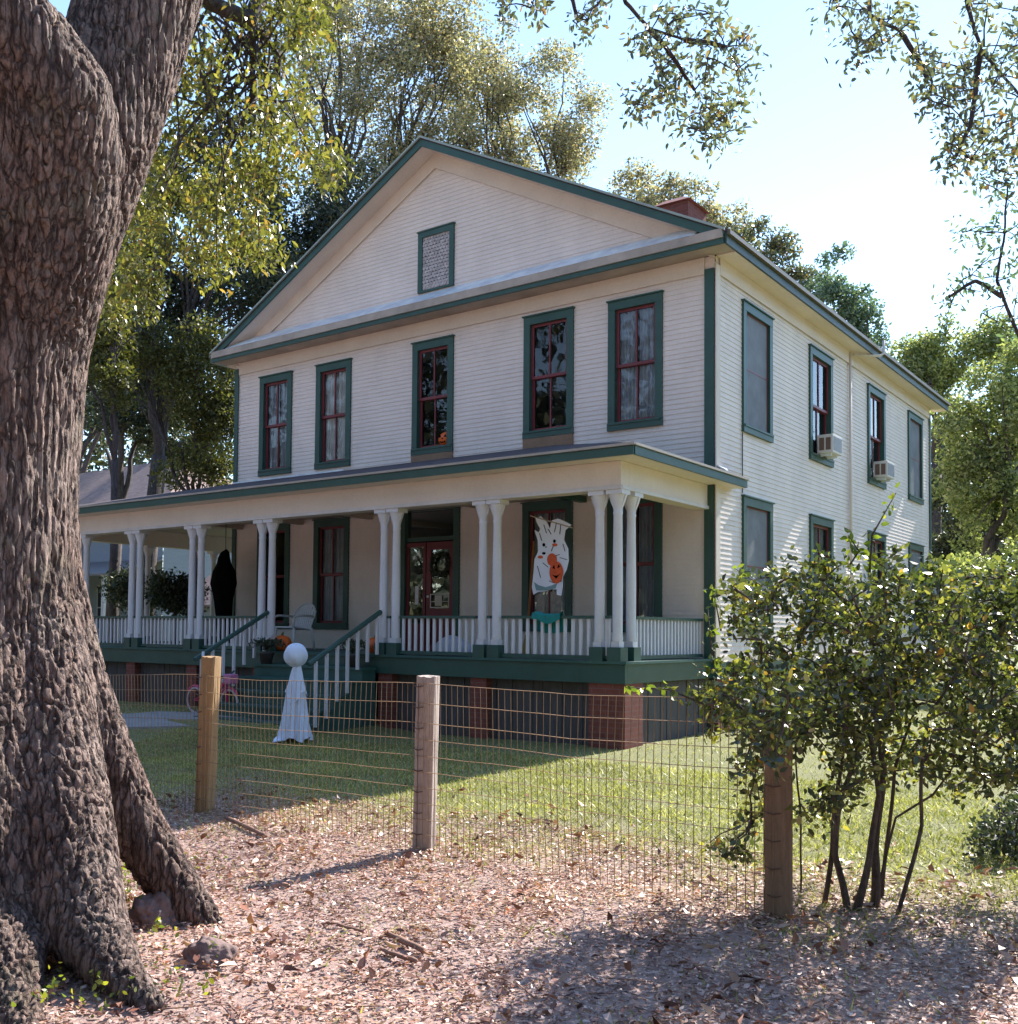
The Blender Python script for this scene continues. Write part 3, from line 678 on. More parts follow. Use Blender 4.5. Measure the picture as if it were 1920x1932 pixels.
# ghost on the lawn
gp = gat(553, 1398); gx, gy = gp[0], gp[1]; g0 = gz(gx, gy)
gh = empty('halloween_ghost', (gx, gy, g0), 'white cloth Halloween ghost with a round head standing on the shaded lawn', 'ghost decoration')
SHEET = paint('ghost_sheet', (.70, .76, .90), .8, .06, 6)
dep_g = float((gp - CAM) @ Fw); mpp = dep_g / F_PX
hd = at(558, 1236, dep_g)
mb = MB(); mb.lathe((hd[0], hd[1], hd[2]), [(.158 * math.sin(a) + .002, -.168 * math.cos(a)) for a in np.linspace(.1, math.pi - .05, 20)], 40, lambda th, z: 1 + .035 * math.sin(4 * th + z * 22) + .02 * math.sin(11 * th + 3) * (1 if z < 0 else .5) + .04 * math.sin(th * 2 + 1)); mb.build('head', SHEET, gh, True)
mb = MB(); nk = at(560, 1252, dep_g); H = nk[2] - g0; prof = [(0.045, 1), (.055, .95), (.075, .88), (.09, .8), (.11, .7), (.125, .6), (.14, .5), (.152, .4), (.17, .3), (.185, .2), (.205, .1), (.225, .02)]
n = 72; k = len(mb.v)
lean = np.array([gx - nk[0], gy - nk[1]])
for r, f_ in prof:
    for a in range(n):
        th = 2 * math.pi * a / n; q = r * (1 + (.25 + .75 * (1 - f_)) * (.42 * noise.noise(Vector((math.cos(th) * 2.6, math.sin(th) * 2.6, f_ * 1.2))) + .10 * math.sin(13 * th + 2 * f_)))
        c_ = np.array([nk[0], nk[1]]) + lean * (1 - f_)
        mb.v.append((c_[0] + q * math.cos(th), c_[1] + q * math.sin(th), g0 + H * f_ + (.03 * math.sin(5 * th) + .015 if f_ < .1 else 0)))
for i in range(len(prof) - 1):
    for a in range(n):
        b = (a + 1) % n; mb.f.append((k + i * n + a, k + i * n + b, k + (i + 1) * n + b, k + (i + 1) * n + a))
mb.build('sheet', SHEET, gh, True)
mb = MB(); mb.lathe((0, 0, 0), [(.06, 0)], 3) if False else None
k = 0; n = 40
for r, z in ((.05, -.03), (.092, -.25), (.135, -.45)):      # short shoulder cape
    for a in range(n):
        th = 2 * math.pi * a / n; q = r * (1.04 + .12 * math.sin(7 * th) + .3 * noise.noise(Vector((math.cos(th) * 2, math.sin(th) * 2, z)))); mb.v.append((nk[0] + lean[0] * .2 + .02 + q * math.cos(th), nk[1] + lean[1] * .2 + q * math.sin(th), nk[2] + z + (.09 * math.sin(2 * th + 1) if z < -.4 else 0)))
for i in range(2):
    for a in range(n):
        b = (a + 1) % n; mb.f.append((i * n + a, i * n + b, (i + 1) * n + b, (i + 1) * n + a))
mb.build('cape', SHEET, gh, True)
mb = MB(); e1 = gat(515, 1403); mb.prism([(gx - .05, gy, g0 + .03), (gx - .2, gy - .05, g0 + .10), (e1[0], e1[1], g0 + .03), (e1[0] + .12, e1[1] - .12, g0 + .02)], (0, 0, .015)); mb.build('trailing_corner', SHEET, gh)
# black robed figure
bp = (-10.35, -.75)
bf = empty('black_robed_figure', (bp[0], bp[1], .0), 'black hooded Halloween figure hanging at the far left corner of the porch', 'decoration')
mb = MB(); k = 0; n = 30
pr = [(.16, .02, 0, 0), (.19, .5, 0, 0), (.21, .9, -.02, 0), (.30, 1.25, -.03, 0), (.26, 1.5, -.02, 0), (.17, 1.66, .0, -.02), (.14, 1.78, .02, -.04), (.10, 1.9, .03, -.02), (.02, 1.96, .04, 0)]
for r, z, dx, dy in pr:
    for a in range(n):
        th = 2 * math.pi * a / n; q = r * (1 + .10 * math.sin(6 * th + z * 3)); mb.v.append((bp[0] + dx + q * math.cos(th), bp[1] + dy + q * .7 * math.sin(th), z + .05))
for i in range(len(pr) - 1):
    for a in range(n):
        b = (a + 1) % n; mb.f.append((i * n + a, i * n + b, (i + 1) * n + b, (i + 1) * n + a))
mb.build('robe', BLACK, bf, True)
mb = MB(); mb.tube([(bp[0] + .02, bp[1], 1.95), (bp[0] + .02, bp[1], 2.6)], .006, 4); mb.build('cord', BLACK, bf)

# banner of two ghost pups with a pumpkin, cut-out cloth on a rod
BY = -2.0
def bpx(u, v, n=0): p = pl(1, BY, u, v); return (p[0], BY - n, p[2])
ban = empty('ghost_banner', bpx(1040, 985), 'white cut out banner of two ghosts holding an orange pumpkin, hanging on the porch', 'banner')
out = [(1010, 978), (1020, 974), (1031, 985), (1037, 997), (1041, 982), (1052, 978), (1066, 984), (1077, 990), (1072, 995), (1066, 1000), (1063, 1018), (1071, 1035), (1072, 1058), (1068, 1075), (1060, 1090), (1061, 1104), (1058, 1124), (1050, 1122), (1050, 1112), (1040, 1112), (1026, 1116), (1014, 1117), (1006, 1122), (1003, 1108), (1006, 1080), (1008, 1055), (1015, 1040), (1014, 1020), (1008, 1000), (1016, 1004), (1019, 998), (1012, 986)]
mb = MB(); mb.prism([bpx(u, v) for u, v in out], (0, .012, 0)); mb.build('cloth', paint('banner_white', (.80, .83, .92), .7, .05), ban)
def disc(mb, u, v, ru, rv, n_, k=12, st=0): mb.prism([bpx(u + ru * math.cos(a), v + rv * math.sin(a), n_) for a in np.linspace(0, 2 * math.pi, k, endpoint=False)], (0, -.004, 0))
mb = MB()
for q in ((1026, 1028, 2.6, 3.4), (1046, 1021, 2.6, 3.4), (1026, 1044, 3.4, 2.6), (1030, 1032, 1.2, 1.2)): disc(mb, q[0], q[1], q[2], q[3], .003)
for a, b in (((1034, 998), (1040, 1008)), ((1040, 1040), (1044, 1030)), ((1044, 1050), (1056, 1046)), ((1056, 1052), (1070, 1056)), ((1062, 1026), (1066, 1040)), ((1014, 1068), (1020, 1090)), ((1018, 1006), (1022, 1020)), ((1050, 986), (1046, 1004)), ((1058, 990), (1056, 1008)), ((1026, 990), (1031, 1006)), ((1024, 1062), (1034, 1070)), ((1062, 1084), (1058, 1098)), ((1036, 1096), (1046, 1100))):
    A = Vector(bpx(*a, .006)); B_ = Vector(bpx(*b, .006)); mb.tube([A, B_], .005, 4)
mb.build('markings', BLACK, ban)
mb = MB(); disc(mb, 1050, 1080, 13, 21, .009, 20); disc(mb, 1042, 1056, 9, 12, .0145, 14); disc(mb, 1020, 1051, 5, 3, .009, 8); disc(mb, 1047, 1028, 5, 3, .009, 8); mb.build('pumpkin_patch', paint('banner_orange', (.70, .10, .02), .6, .2, 20), ban)
mb = MB()
for q in ([(1043, 1072), (1048, 1074), (1046, 1066)], [(1052, 1072), (1057, 1070), (1055, 1064)], [(1042, 1084), (1050, 1092), (1058, 1082), (1052, 1086), (1048, 1086)]): mb.prism([bpx(u, v, .014) for u, v in q], (0, -.003, 0))
mb.build('pumpkin_face', BLACK, ban)
mb = MB(); mb.prism([bpx(u, v, .009) for u, v in [(1008, 1098), (1016, 1104), (1030, 1108), (1040, 1105), (1052, 1100), (1048, 1110), (1030, 1114), (1012, 1114)]], (0, -.003, 0)); mb.build('hem_print', paint('banner_teal', (.20, .34, .36)), ban)  # teal shape printed along the banner hem
mb = MB(); mb.tube([bpx(1000, 973), bpx(1080, 996)], .010, 6); mb.build('rod', paint('rod', (.45, .36, .28)), ban)
# legs of the banner figures
mb = MB()
for a, b in (((1010, 1122), (1024, 1160)), ((1036, 1116), (1056, 1158))):
    mb.prism([bpx(a[0], a[1], -.03), bpx(b[0], a[1], -.03), bpx(b[0], b[1], -.03), bpx(a[0], b[1], -.03)], (0, .01, 0))
mb.build('burlap_strip', paint('burlap', (.22, .19, .15), .9, .3, 20), ban)
# rake leaning by the window, teal cloth over the rail
rk = empty('leaning_broom', bpx(990, 1160), 'brown wooden broom leaning beside the window behind the banner', 'broom')
mb = MB(); bxx = pl(1, -.3, 999, 1100)[0]; mb.tube([(bxx, -.40, .02), (bxx - .05, -.10, 1.9)], .022, 6); mb.build('handle', paint('broom_wood', (.30, .12, .04)), rk)
mb = MB(); mb.prism([(bxx - .09, -.44, .0), (bxx + .09, -.42, .0), (bxx + .03, -.38, .32), (bxx - .03, -.38, .32)], (0, .05, 0)); mb.build('bristles', paint('bristles', (.35, .24, .1), .9), rk)
tl = empty('teal_cloth', (-1.3, -2.6, .6), 'teal cloth draped over the porch railing below the banner', 'cloth')
mb = MB(); xs_ = np.linspace(pl(1, -2.65, 1006, 1165)[0], pl(1, -2.65, 1060, 1165)[0], 14)
for i in range(13):
    for (ya, za, yb, zb_) in ((-2.695, .52, -2.69, .605), (-2.69, .605, -2.61, .63), (-2.61, .63, -2.60, .36)):
        w1 = .02 * math.sin(i * 1.3); w2 = .02 * math.sin((i + 1) * 1.3); h1 = .035 * math.sin(i * .5 + 1); h2 = .035 * math.sin((i + 1) * .5 + 1)
        mb.poly([(xs_[i], ya + w1 * .5, za + h1), (xs_[i + 1], ya + w2 * .5, za + h2), (xs_[i + 1], yb + w2 * .3, zb_ + max(0, h2)), (xs_[i], yb + w1 * .3, zb_ + max(0, h1))])
mb.build('drape', paint('teal', (.01, .22, .21), .8), tl, True)
# grey sacks behind railing
sk = empty('pale_sack', (-3.4, -2.2, 0), 'pale grey plastic bag heaped behind the railing in front of the door', 'bag')
mb = MB(); mb.lathe((-3.3, -2.2, .001), [(.25, 0), (.30, .08), (.24, .2), (.12, .28), (.03, .31)], 20, lambda th, z: 1 + .2 * math.sin(3 * th) + .1 * math.sin(7 * th)); mb.build('bag', paint('bag', (.45, .47, .58), .4, .2, 8), sk, True)

# bicycle
PINK = paint('pink_paint', (.62, .05, .16), .35); TYRE = paint('pale_tyre', (.50, .40, .42), .7); DKM = paint('dark_metal', (.05, .05, .055), .4)
bk = empty('childs_bicycle', (-8.6, -3.2, -1.2), 'small pink bicycle with pale tyres parked beside the porch steps', 'bicycle')
wr = .2; BYY = gat(432, 1350)[1]
wa = pl(1, BYY, 368, 1330)[0]; wb_ = pl(1, BYY, 432, 1330)[0]
bz = gz((wa + wb_) / 2, BYY) + .01
for x in (wa, wb_):
    mb = MB(); mb.tube([(x + wr * math.cos(t), BYY, bz + wr + wr * math.sin(t)) for t in np.linspace(0, 2 * math.pi, 29)], .02, 6, False); wh = mb.build('wheel', TYRE, bk, True)
    mb = MB()
    for t in np.linspace(0, math.pi, 7)[:-1]: mb.tube([(x - wr * math.cos(t), BYY, bz + wr - wr * math.sin(t)), (x + wr * math.cos(t), BYY, bz + wr + wr * math.sin(t))], .004, 4)
    mb.tube([(x, BYY - .04, bz + wr), (x, BYY + .04, bz + wr)], .02, 6); mb.build('spokes', DKM, wh)
    mb = MB(); mb.tube([(x + (wr + .04) * math.cos(t), BYY, bz + wr + (wr + .04) * math.sin(t)) for t in np.linspace(.6, 2.5, 9)], .018, 5); mb.build('mudguard', PINK, bk)
hx = (wa + wb_) / 2
mb = MB(); bb = (hx - .02, BYY, bz + .2); hs = (wb_ - .10, BYY, bz + .52); ss = (hx - .12, BYY, bz + .48)
mb.tube([hs, bb], .02, 6); mb.tube([hs, (hx - .1, BYY, bz + .36)], .018, 6); mb.tube([ss, bb], .018, 6); mb.tube([bb, (wa, BYY - .03, bz + wr)], .012, 5); mb.tube([(hx - .1, BYY, bz + .36), (wa, BYY - .03, bz + wr)], .012, 5); mb.tube([(wb_ - .11, BYY, bz + .58), (wb_, BYY - .035, bz + wr)], .018, 6); mb.build('frame', PINK, bk, True)
mb = MB(); mb.tube([(wb_ - .15, BYY - .22, bz + .70), (wb_ - .12, BYY - .08, bz + .62), (wb_ - .11, BYY, bz + .58), (wb_ - .12, BYY + .08, bz + .62), (wb_ - .15, BYY + .22, bz + .70)], .015, 6); mb.build('handlebar', DKM, bk)
mb = MB(); mb.tube([(hx - .24, BYY, bz + .52), (hx - .12, BYY, bz + .53), (hx, BYY, bz + .51)], [.06, .05, .02], 8); mb.build('saddle', PINK, bk, True)
mb = MB(); mb.box(wb_ - .05, wb_ + .12, BYY - .09, BYY + .09, bz + .50, bz + .66); mb.build('basket', paint('basket_pink', (.6, .2, .35)), bk, bevel=.02)
mb = MB(); mb.tube([(hx, BYY - .09, bz + .12), (hx - .02, BYY - .06, bz + .2), (hx - .04, BYY + .06, bz + .2), (hx - .06, BYY + .09, bz + .28)], .012, 5); mb.build('pedals', DKM, bk)

# walkway
mb = MB()
W = [(-17, gat(200, 1376)[1] - .3)] + [tuple(gat(u, v)[:2]) for u, v in ((200, 1376), (300, 1374), (420, 1371), (545, 1368), (590, 1360), (560, 1353), (480, 1351), (400, 1348), (300, 1345), (240, 1350))] + [(-17, gat(240, 1350)[1])]
mb.prism([(x, y, gz(x, y) + .03) for x, y in W], (0, 0, -.12)); wk = mb.build('walkway', CONCRETE); tag(wk, kind='structure')

# ------------------------------------------------------------------ neighbour's house (behind, left)
nb = empty('neighbour_house', (-38, 14, -1.3), 'grey wooden house with a pale sunlit roof seen behind the porch on the left', 'house')
GREYW = paint('grey_siding', (.26, .30, .36), .7, .1, 2, .2, (1, 1, 8))
def nbx(u, y): return pl(1, y, u, 900)[0]
NY = 14.0
nxa, nxb = -48.0, -32.3
mb = MB(); Mn = lambda u, n, z: (u, NY - n, z)
claps(mb, Mn, lambda z: (nxa, nxb), -1.4, 5.45, [], .16); claps(mb, lambda u, n, z: (nxb + n, u, z), lambda z: (NY, NY + 9), -1.4, 5.45, [], .16); mb.build('wall', GREYW, nb)
mb = MB(); HX = nxb - 4.2
mb.prism([(nxa, NY - .6, 5.35), (nxb + .6, NY - .6, 5.35), (HX, NY + 4.5, 9.0), (nxa, NY + 4.5, 9.0)], (0, 0, .12))
mb.prism([(nxb + .6, NY - .6, 5.35), (nxb + .6, NY + 9.6, 5.35), (HX, NY + 4.5, 9.0)], (0, 0, .12))
mb.prism([(nxa, NY + 9.6, 5.35), (nxb + .6, NY + 9.6, 5.35), (HX, NY + 4.5, 9.0), (nxa, NY + 4.5, 9.0)], (0, 0, .12)); mb.build('roof', SHINGP, nb)
for x in (-46, -43, -39.5, -36.8, -34):
    mb = MB(); mb.mbox(Mn, x - .5, x + .5, .02, .06, .2, 2.4); wn = mb.build('window', paint('pale_frame', (.4, .4, .45)), nb)
    mb = MB(); mb.mbox(Mn, x - .4, x + .4, .062, .07, .3, 1.28); mb.mbox(Mn, x - .4, x + .4, .062, .07, 1.34, 2.3); mb.build('pane', paint('dark_pane', (.03, .035, .05), .15), wn)
for x in (-47, -43.5, -40, -36.5, -33):
    mb = MB(); mb.box(x - .1, x + .1, NY - 2.6, NY - 2.4, -1.3, 2.7); mb.build('porch_post', paint('post_white', (.5, .5, .55)), nb)
mb = MB(); mb.prism([(nxa, NY - 2.9, 2.7), (nxa, NY - .03, 3.5), (nxa, NY - .03, 3.4), (nxa, NY - 2.9, 2.6)], (15.7, 0, 0)); mb.build('porch_roof', paint('grey_roof', (.16, .15, .16)), nb)
# garage with a bright roof
gg = empty('garage', (-19, 8, -1.3), 'small grey outbuilding with a pale sunlit roof seen under the porch roof', 'outbuilding')
ga = pl(1, 9.0, 345, 1150)[0]; gb = pl(1, 9.0, 432, 1150)[0]
mb = MB(); mb.box(ga, gb + 1.2, 9.0, 12.5, -1.4, 1.25); mb.build('wall', GREYW, gg)
mb = MB(); m_ = 10.75
mb.hexa([(ga - .3, 8.7, 1.1), (gb + 1.5, 8.7, 1.1), (gb + 1.5, m_, 2.5), (ga - .3, m_, 2.5), (ga - .3, 8.7, 1.2), (gb + 1.5, 8.7, 1.2), (gb + 1.5, m_, 2.6), (ga - .3, m_, 2.6)])
mb.hexa([(ga - .3, m_, 2.5), (gb + 1.5, m_, 2.5), (gb + 1.5, 12.8, 1.1), (ga - .3, 12.8, 1.1), (ga - .3, m_, 2.6), (gb + 1.5, m_, 2.6), (gb + 1.5, 12.8, 1.2), (ga - .3, 12.8, 1.2)]); mb.build('roof', SHINGP, gg)
mb = MB(); mb.box((ga + gb) / 2 - .5, (ga + gb) / 2 + .3, 8.96, 8.999, -1.3, .7); mb.build('door', paint('gdoor', (.04, .05, .06)), gg)

# ------------------------------------------------------------------ fence
WOODA = paint('treated_post_wood', (.36, .22, .10), .8, .2, 3, .4, (8, 8, 1), .3); WOODB = paint('weathered_pink_wood', (.46, .375, .33), .85, .4, 3, .65, (10, 10, .8), .5); WOODC = paint('brown_round_post', (.27, .175, .105), .9, .3, 4, .4, (8, 8, 1), .4)
P1, P2, P3 = (-.91, -8.80), (1.62, -8.86), (4.235, -8.95)
def post(p, top, r, mat, lab, tilt=(0, 0), cut=True, ncorner=4):
    z0_ = gz(*p) - .1
    o = empty('fence_post', (p[0], p[1], gz(*p)), lab, 'fence post', 'wooden fence posts')
    mb = MB(); L = top - z0_; n = 64; K = 30
    for i in range(K + 1):
        f_ = i / K
        for a in range(n):
            th = 2 * math.pi * a / n
            if ncorner == 4:
                c_, s_ = math.cos(th), math.sin(th); q = r / max(abs(c_), abs(s_)); q = min(q, r * 1.30)
            else: q = r
            q *= 1 - .07 * max(0, 1 - 6 * abs(noise.noise(Vector((th * 3.1, p[0], f_ * .9))))) + .05 * noise.noise(Vector((c_ * 2 if ncorner == 4 else math.cos(th) * 2, math.sin(th) * 2, f_ * 5 + p[0])))
            zz = z0_ + L * f_ + (.015 * noise.noise(Vector((math.cos(th) * 2, math.sin(th) * 2, 9))) if i == K else 0)
            mb.v.append((p[0] + tilt[0] * f_ + q * math.cos(th + .35), p[1] + tilt[1] * f_ + q * math.sin(th + .35), zz))
    for i in range(K):
        for a in range(n):
            b = (a + 1) % n; mb.f.append((i * n + a, i * n + b, (i + 1) * n + b, (i + 1) * n + a))
    k = len(mb.v); mb.v.append((p[0] + tilt[0], p[1] + tilt[1], top + .01))
    for a in range(n): mb.f.append((K * n + a, K * n + (a + 1) % n, k))
    pb = mb.build('post_body', mat, o, 'auto')
    mb = MB()
    for k in range(8):
        zz = gz(*p) + .12 + k * .15
        mb.tube([(p[0] - .045, p[1] - r - .012, zz + .01), (p[0], p[1] - r - .018, zz), (p[0] + .045, p[1] - r - .012, zz + .01)], .004, 5)
    mb.build('staple', paint('rust', (.10, .05, .03)), o)
    return o
post(P1, .13, .068, WOODA, 'light brown square treated fence post, leftmost by the big tree', (.06, 0))
post(P2, .05, .070, WOODB, 'weathered pinkish split fence post in the middle of the wire fence', (.02, 0))
post(P3, -.12, .074, WOODC, 'dark reddish brown fence post standing in the shrub', (0, 0), True, 4)
WIRE = paint('rusty_wire', (.30, .20, .11), .6, .3, 8)
def fence_panels():
    root = empty('wire_fence', (P2[0], P2[1] - .08, -1.2), 'rusty brown welded wire mesh fence strung between the wooden posts', 'fence')
    line = [(-9.5, -8.75), (-5.0, -8.75), P1, P2, P3]
    for (a, b) in zip(line[:-1], line[1:]):
        A = np.array(a) + np.array([0, -.085]); B = np.array(b) + np.array([0, -.085]); L = np.linalg.norm(B - A); d = (B - A) / L
        mb = MB(); nv = int(L / .052)
        def pt(s, k):     # s along, k row fraction 0..1
            x, y = A + d * s
            sag = .03 * math.sin(math.pi * s / L)
            bow = .03 * math.sin(s * 2.1 + k * 3) * math.sin(math.pi * s / L)
            return (x, y + bow, gz(x, y) + .02 + (1.18 - sag) * k + .002 * math.sin(s * 7 + k * 5))
        def strip(pts, r):
            mb.tube(pts, r, 3, False)
        for i in range(nv + 1):
            s = L * i / nv; strip([pt(s, k) for k in (0, .33, .66, 1)], .0029)
        rows = [0, .09, .18, .275, .37, .465, .56, .66, .76, .88, 1]
        for k in rows: strip([pt(L * j / 12, k) for j in range(13)], .0027)
        mb.build('mesh_panel', WIRE, root)
fence_panels()
# thin white pipe post by the steps
mb = MB(); q = pl(1, -4.4, 382, 1300); mb.tube([(q[0], -4.4, gz(q[0], -4.4)), (q[0], -4.4, .02)], .022, 8); o = mb.build('white_pipe_post', WHITE, None, True); tag(o, 'thin white pipe post standing left of the porch steps', 'post')

# ------------------------------------------------------------------ foliage machinery
DIA = np.array([[0, 0, 0], [.28, .45, .05], [0, 1, -.03], [-.28, .45, .05]])
LEAF6 = np.array([[0, 0, 0], [.20, .22, .07], [.24, .55, .07], [0, 1, -.06], [-.24, .55, .07], [-.20, .22, .07]])
OAK = np.array([[0, 0, 0], [.18, .3, .06], [.16, .7, .04], [0, 1, -.1], [-.16, .7, .04], [-.18, .3, .06]])
def leaves_np(P, size, tpl, droop=0.0, rs=rng):
    n = len(P); q = rs.normal(size=(n, 4)); q /= np.linalg.norm(q, axis=1)[:, None]
    w_, x, y, z = q.T
    Rm = np.empty((n, 3, 3))
    Rm[:, 0, 0] = 1 - 2 * (y * y + z * z); Rm[:, 0, 1] = 2 * (x * y - z * w_); Rm[:, 0, 2] = 2 * (x * z + y * w_)
    Rm[:, 1, 0] = 2 * (x * y + z * w_); Rm[:, 1, 1] = 1 - 2 * (x * x + z * z); Rm[:, 1, 2] = 2 * (y * z - x * w_)
    Rm[:, 2, 0] = 2 * (x * z - y * w_); Rm[:, 2, 1] = 2 * (y * z + x * w_); Rm[:, 2, 2] = 1 - 2 * (x * x + y * y)
    if droop:
        yd = Rm[:, :, 1].copy(); yd[:, 2] -= droop; yd /= np.linalg.norm(yd, axis=1)[:, None]
        xa_ = Rm[:, :, 0]; xa_ = xa_ - (xa_ * yd).sum(1)[:, None] * yd; xa_ /= np.linalg.norm(xa_, axis=1)[:, None]
        za = np.cross(xa_, yd); Rm = np.stack([xa_, yd, za], axis=2)
    V = np.einsum('nij,kj->nki', Rm, tpl) * size[:, None, None] + P[:, None, :]
    return V
def mesh_from(V, name, mat, parent):
    n, k = V.shape[:2]; me = bpy.data.meshes.new(name)
    me.vertices.add(n * k); me.vertices.foreach_set('co', V.reshape(-1).astype(np.float32))
    me.loops.add(n * k); me.loops.foreach_set('vertex_index', np.arange(n * k, dtype=np.int32))
    me.polygons.add(n); me.polygons.foreach_set('loop_start', (np.arange(n) * k).astype(np.int32)); me.polygons.foreach_set('loop_total', np.full(n, k, np.int32))
    me.update(calc_edges=True); return link(name, me, mat, parent)
def puffs(centers, radii, per, spread=(1, 1, .8)):
    out_ = []
    for c_, r in zip(centers, radii):
        n = max(3, int(per * (r / np.mean(radii)) ** 2)); g = rng.normal(size=(n, 3)); g /= np.linalg.norm(g, axis=1)[:, None]
        g *= (rng.random(n) ** .45)[:, None] * r; out_.append(np.array(c_) + g * np.array(spread))
    return np.concatenate(out_)
def limb(mb, a, b, r0, r1, wob=.1, n=6, seed=0):
    a = np.array(a, float); b = np.array(b, float); L = np.linalg.norm(b - a); pts = []; rr = []
    for i in range(n + 1):
        t = i / n; o_ = np.array(noise.noise_vector(Vector((t * 2.3 + seed, seed * 1.7, 0)))) * wob * L * math.sin(math.pi * t)
        o_[2] += wob * .8 * L * math.sin(math.pi * t) * .5
        pts.append(a + (b - a) * t + o_); rr.append(r0 + (r1 - r0) * t ** .8)
    mb.tube(pts, rr, 7, False); return pts
def tree(label, base, D, crowns, r0, leafm, nleaf, lsize, name='tree', group=None, bm=BARKD, npuff=60, pr=.75, cat='tree'):
    """crowns: list of (u,v,ru,rv) in photograph pixels at distance D, each an ellipsoid lobe of real size"""
    bx_, by_ = base[0], base[1]; bzz = gz(bx_, by_)
    t_ = empty(name, (bx_, by_, bzz), label, cat, group)
    mpp_ = D / F_PX; cs = []; rs_ = []
    tot = sum(c[2] * c[3] for c in crowns)
    for (u, v, ru, rv) in crowns:
        k = max(4, int(npuff * ru * rv / tot)); c0 = at(u, v, D); depthr = (ru + rv) / 2 * mpp_ * .8
        g = rng.normal(size=(k, 3)); g /= np.linalg.norm(g, axis=1)[:, None]; g *= (rng.random(k) ** .38)[:, None]
        for q in g:
            cs.append(c0 + R_ * q[0] * ru * mpp_ + U_ * q[1] * rv * mpp_ + Fw * q[2] * depthr); rs_.append(pr * rng.uniform(.55, 1.25))
    cs = np.array(cs); P = puffs(cs, rs_, nleaf / len(cs))
    size = lsize * rng.uniform(.6, 1.3, len(P))
    mesh_from(leaves_np(P, size, DIA), 'crown', leafm, t_)
    mb = MB(); mid = cs.mean(0); top = cs[np.argmax(cs[:, 2])]
    fork = np.array([bx_ + (mid[0] - bx_) * .35, by_ + (mid[1] - by_) * .35, bzz + (cs[:, 2].min() - bzz) * .75 + .3])
    mb.tube([(bx_, by_, bzz - .2), (bx_ + (fork[0] - bx_) * .3, by_ + (fork[1] - by_) * .3, bzz + (fork[2] - bzz) * .5), tuple(fork)], [r0 * 1.25, r0, r0 * .85], 10)
    order = rng.permutation(len(cs))[:max(10, len(cs) // 3)]
    mains = [fork + (np.array([mid[0], mid[1], mid[2]]) - fork) * .6 + rng.normal(size=3) * np.array([1, 1, .5]) * r0 * 3 for _ in range(4)]
    for i, m_ in enumerate(mains): limb(mb, fork, m_, r0 * .6, r0 * .3, .12, 6, i + bx_)
    for j in order:
        m_ = mains[int(np.argmin([np.linalg.norm(cs[j] - q) for q in mains]))]; limb(mb, m_, cs[j], r0 * .22, .012, .15, 6, j * .37)
    mb.build('trunk', bm, t_, True); return t_
def gnd(u, D): p = at(u, 1119, D); return (p[0], p[1])

# ------------------------------------------------------------------ background trees
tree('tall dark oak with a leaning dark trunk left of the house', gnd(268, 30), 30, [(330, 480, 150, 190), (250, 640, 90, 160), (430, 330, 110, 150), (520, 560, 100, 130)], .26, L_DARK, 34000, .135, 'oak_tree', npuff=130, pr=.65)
tree('tall airy olive oak behind the gable peak, reaching the top of the frame', gnd(700, 38), 38, [(640, 180, 150, 200), (780, 120, 160, 170), (700, 380, 130, 120), (860, 60, 130, 90), (620, 20, 130, 90)], .35, L_OLIVE, 52000, .135, 'oak_tree', npuff=170, pr=.8)
tree('rounded olive oak right of the gable peak with sky beyond its right side', gnd(1000, 41), 41, [(990, 220, 130, 140), (920, 330, 120, 110), (1060, 300, 66, 90), (880, 180, 90, 90)], .3, L_OLIVE, 36000, .135, 'oak_tree', npuff=110, pr=.85)
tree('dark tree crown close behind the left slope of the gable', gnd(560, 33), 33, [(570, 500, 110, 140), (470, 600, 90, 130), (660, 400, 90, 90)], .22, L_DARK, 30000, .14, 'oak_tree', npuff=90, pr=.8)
tree('low olive tree showing above the right roof slope by the chimney', gnd(1240, 46), 46, [(1210, 380, 90, 55), (1310, 400, 70, 50), (1370, 440, 60, 50)], .25, L_OLIVE, 10000, .17, 'tree', npuff=50, pr=.7)
tree('olive tree above the middle of the side eave', gnd(1450, 44), 44, [(1430, 480, 50, 60), (1500, 540, 60, 60), (1560, 620, 60, 60)], .22, L_GREY, 10000, .17, 'tree', npuff=45, pr=.7)
tree('blue green pine standing above the far end of the side eave', gnd(1600, 42), 42, [(1565, 520, 36, 56), (1610, 580, 42, 60), (1620, 650, 50, 50)], .2, L_PINE, 7000, .17, 'pine_tree', npuff=40, pr=.55)
tree('bright green rounded tree right of the rear eave', gnd(1760, 36), 36, [(1790, 665, 85, 62), (1725, 690, 50, 60), (1750, 740, 70, 50), (1860, 650, 60, 50)], .22, L_LIME, 15000, .15, 'tree', npuff=60, pr=.65)
tree('yellow green tree with pale leaves at the right edge beside the house', gnd(1850, 30), 30, [(1870, 800, 95, 120), (1820, 880, 60, 110), (1930, 720, 60, 90), (1890, 970, 90, 90)], .2, L_LIME, 22000, .13, 'tree', npuff=90, pr=.55)
tree('dark shaded tree low behind the rear corner of the house', gnd(1800, 33), 33, [(1800, 940, 60, 90), (1850, 1040, 90, 60), (1790, 1050, 50, 60)], .2, L_DARK, 9000, .15, 'tree', npuff=40, pr=.6)
tree('yellowish understorey tree between the oak and the left corner of the house', gnd(380, 27), 27, [(360, 690, 90, 80), (400, 800, 66, 90), (370, 890, 80, 50), (215, 640, 60, 90)], .12, L_YELL, 22000, .105, 'tree', npuff=80, pr=.55)
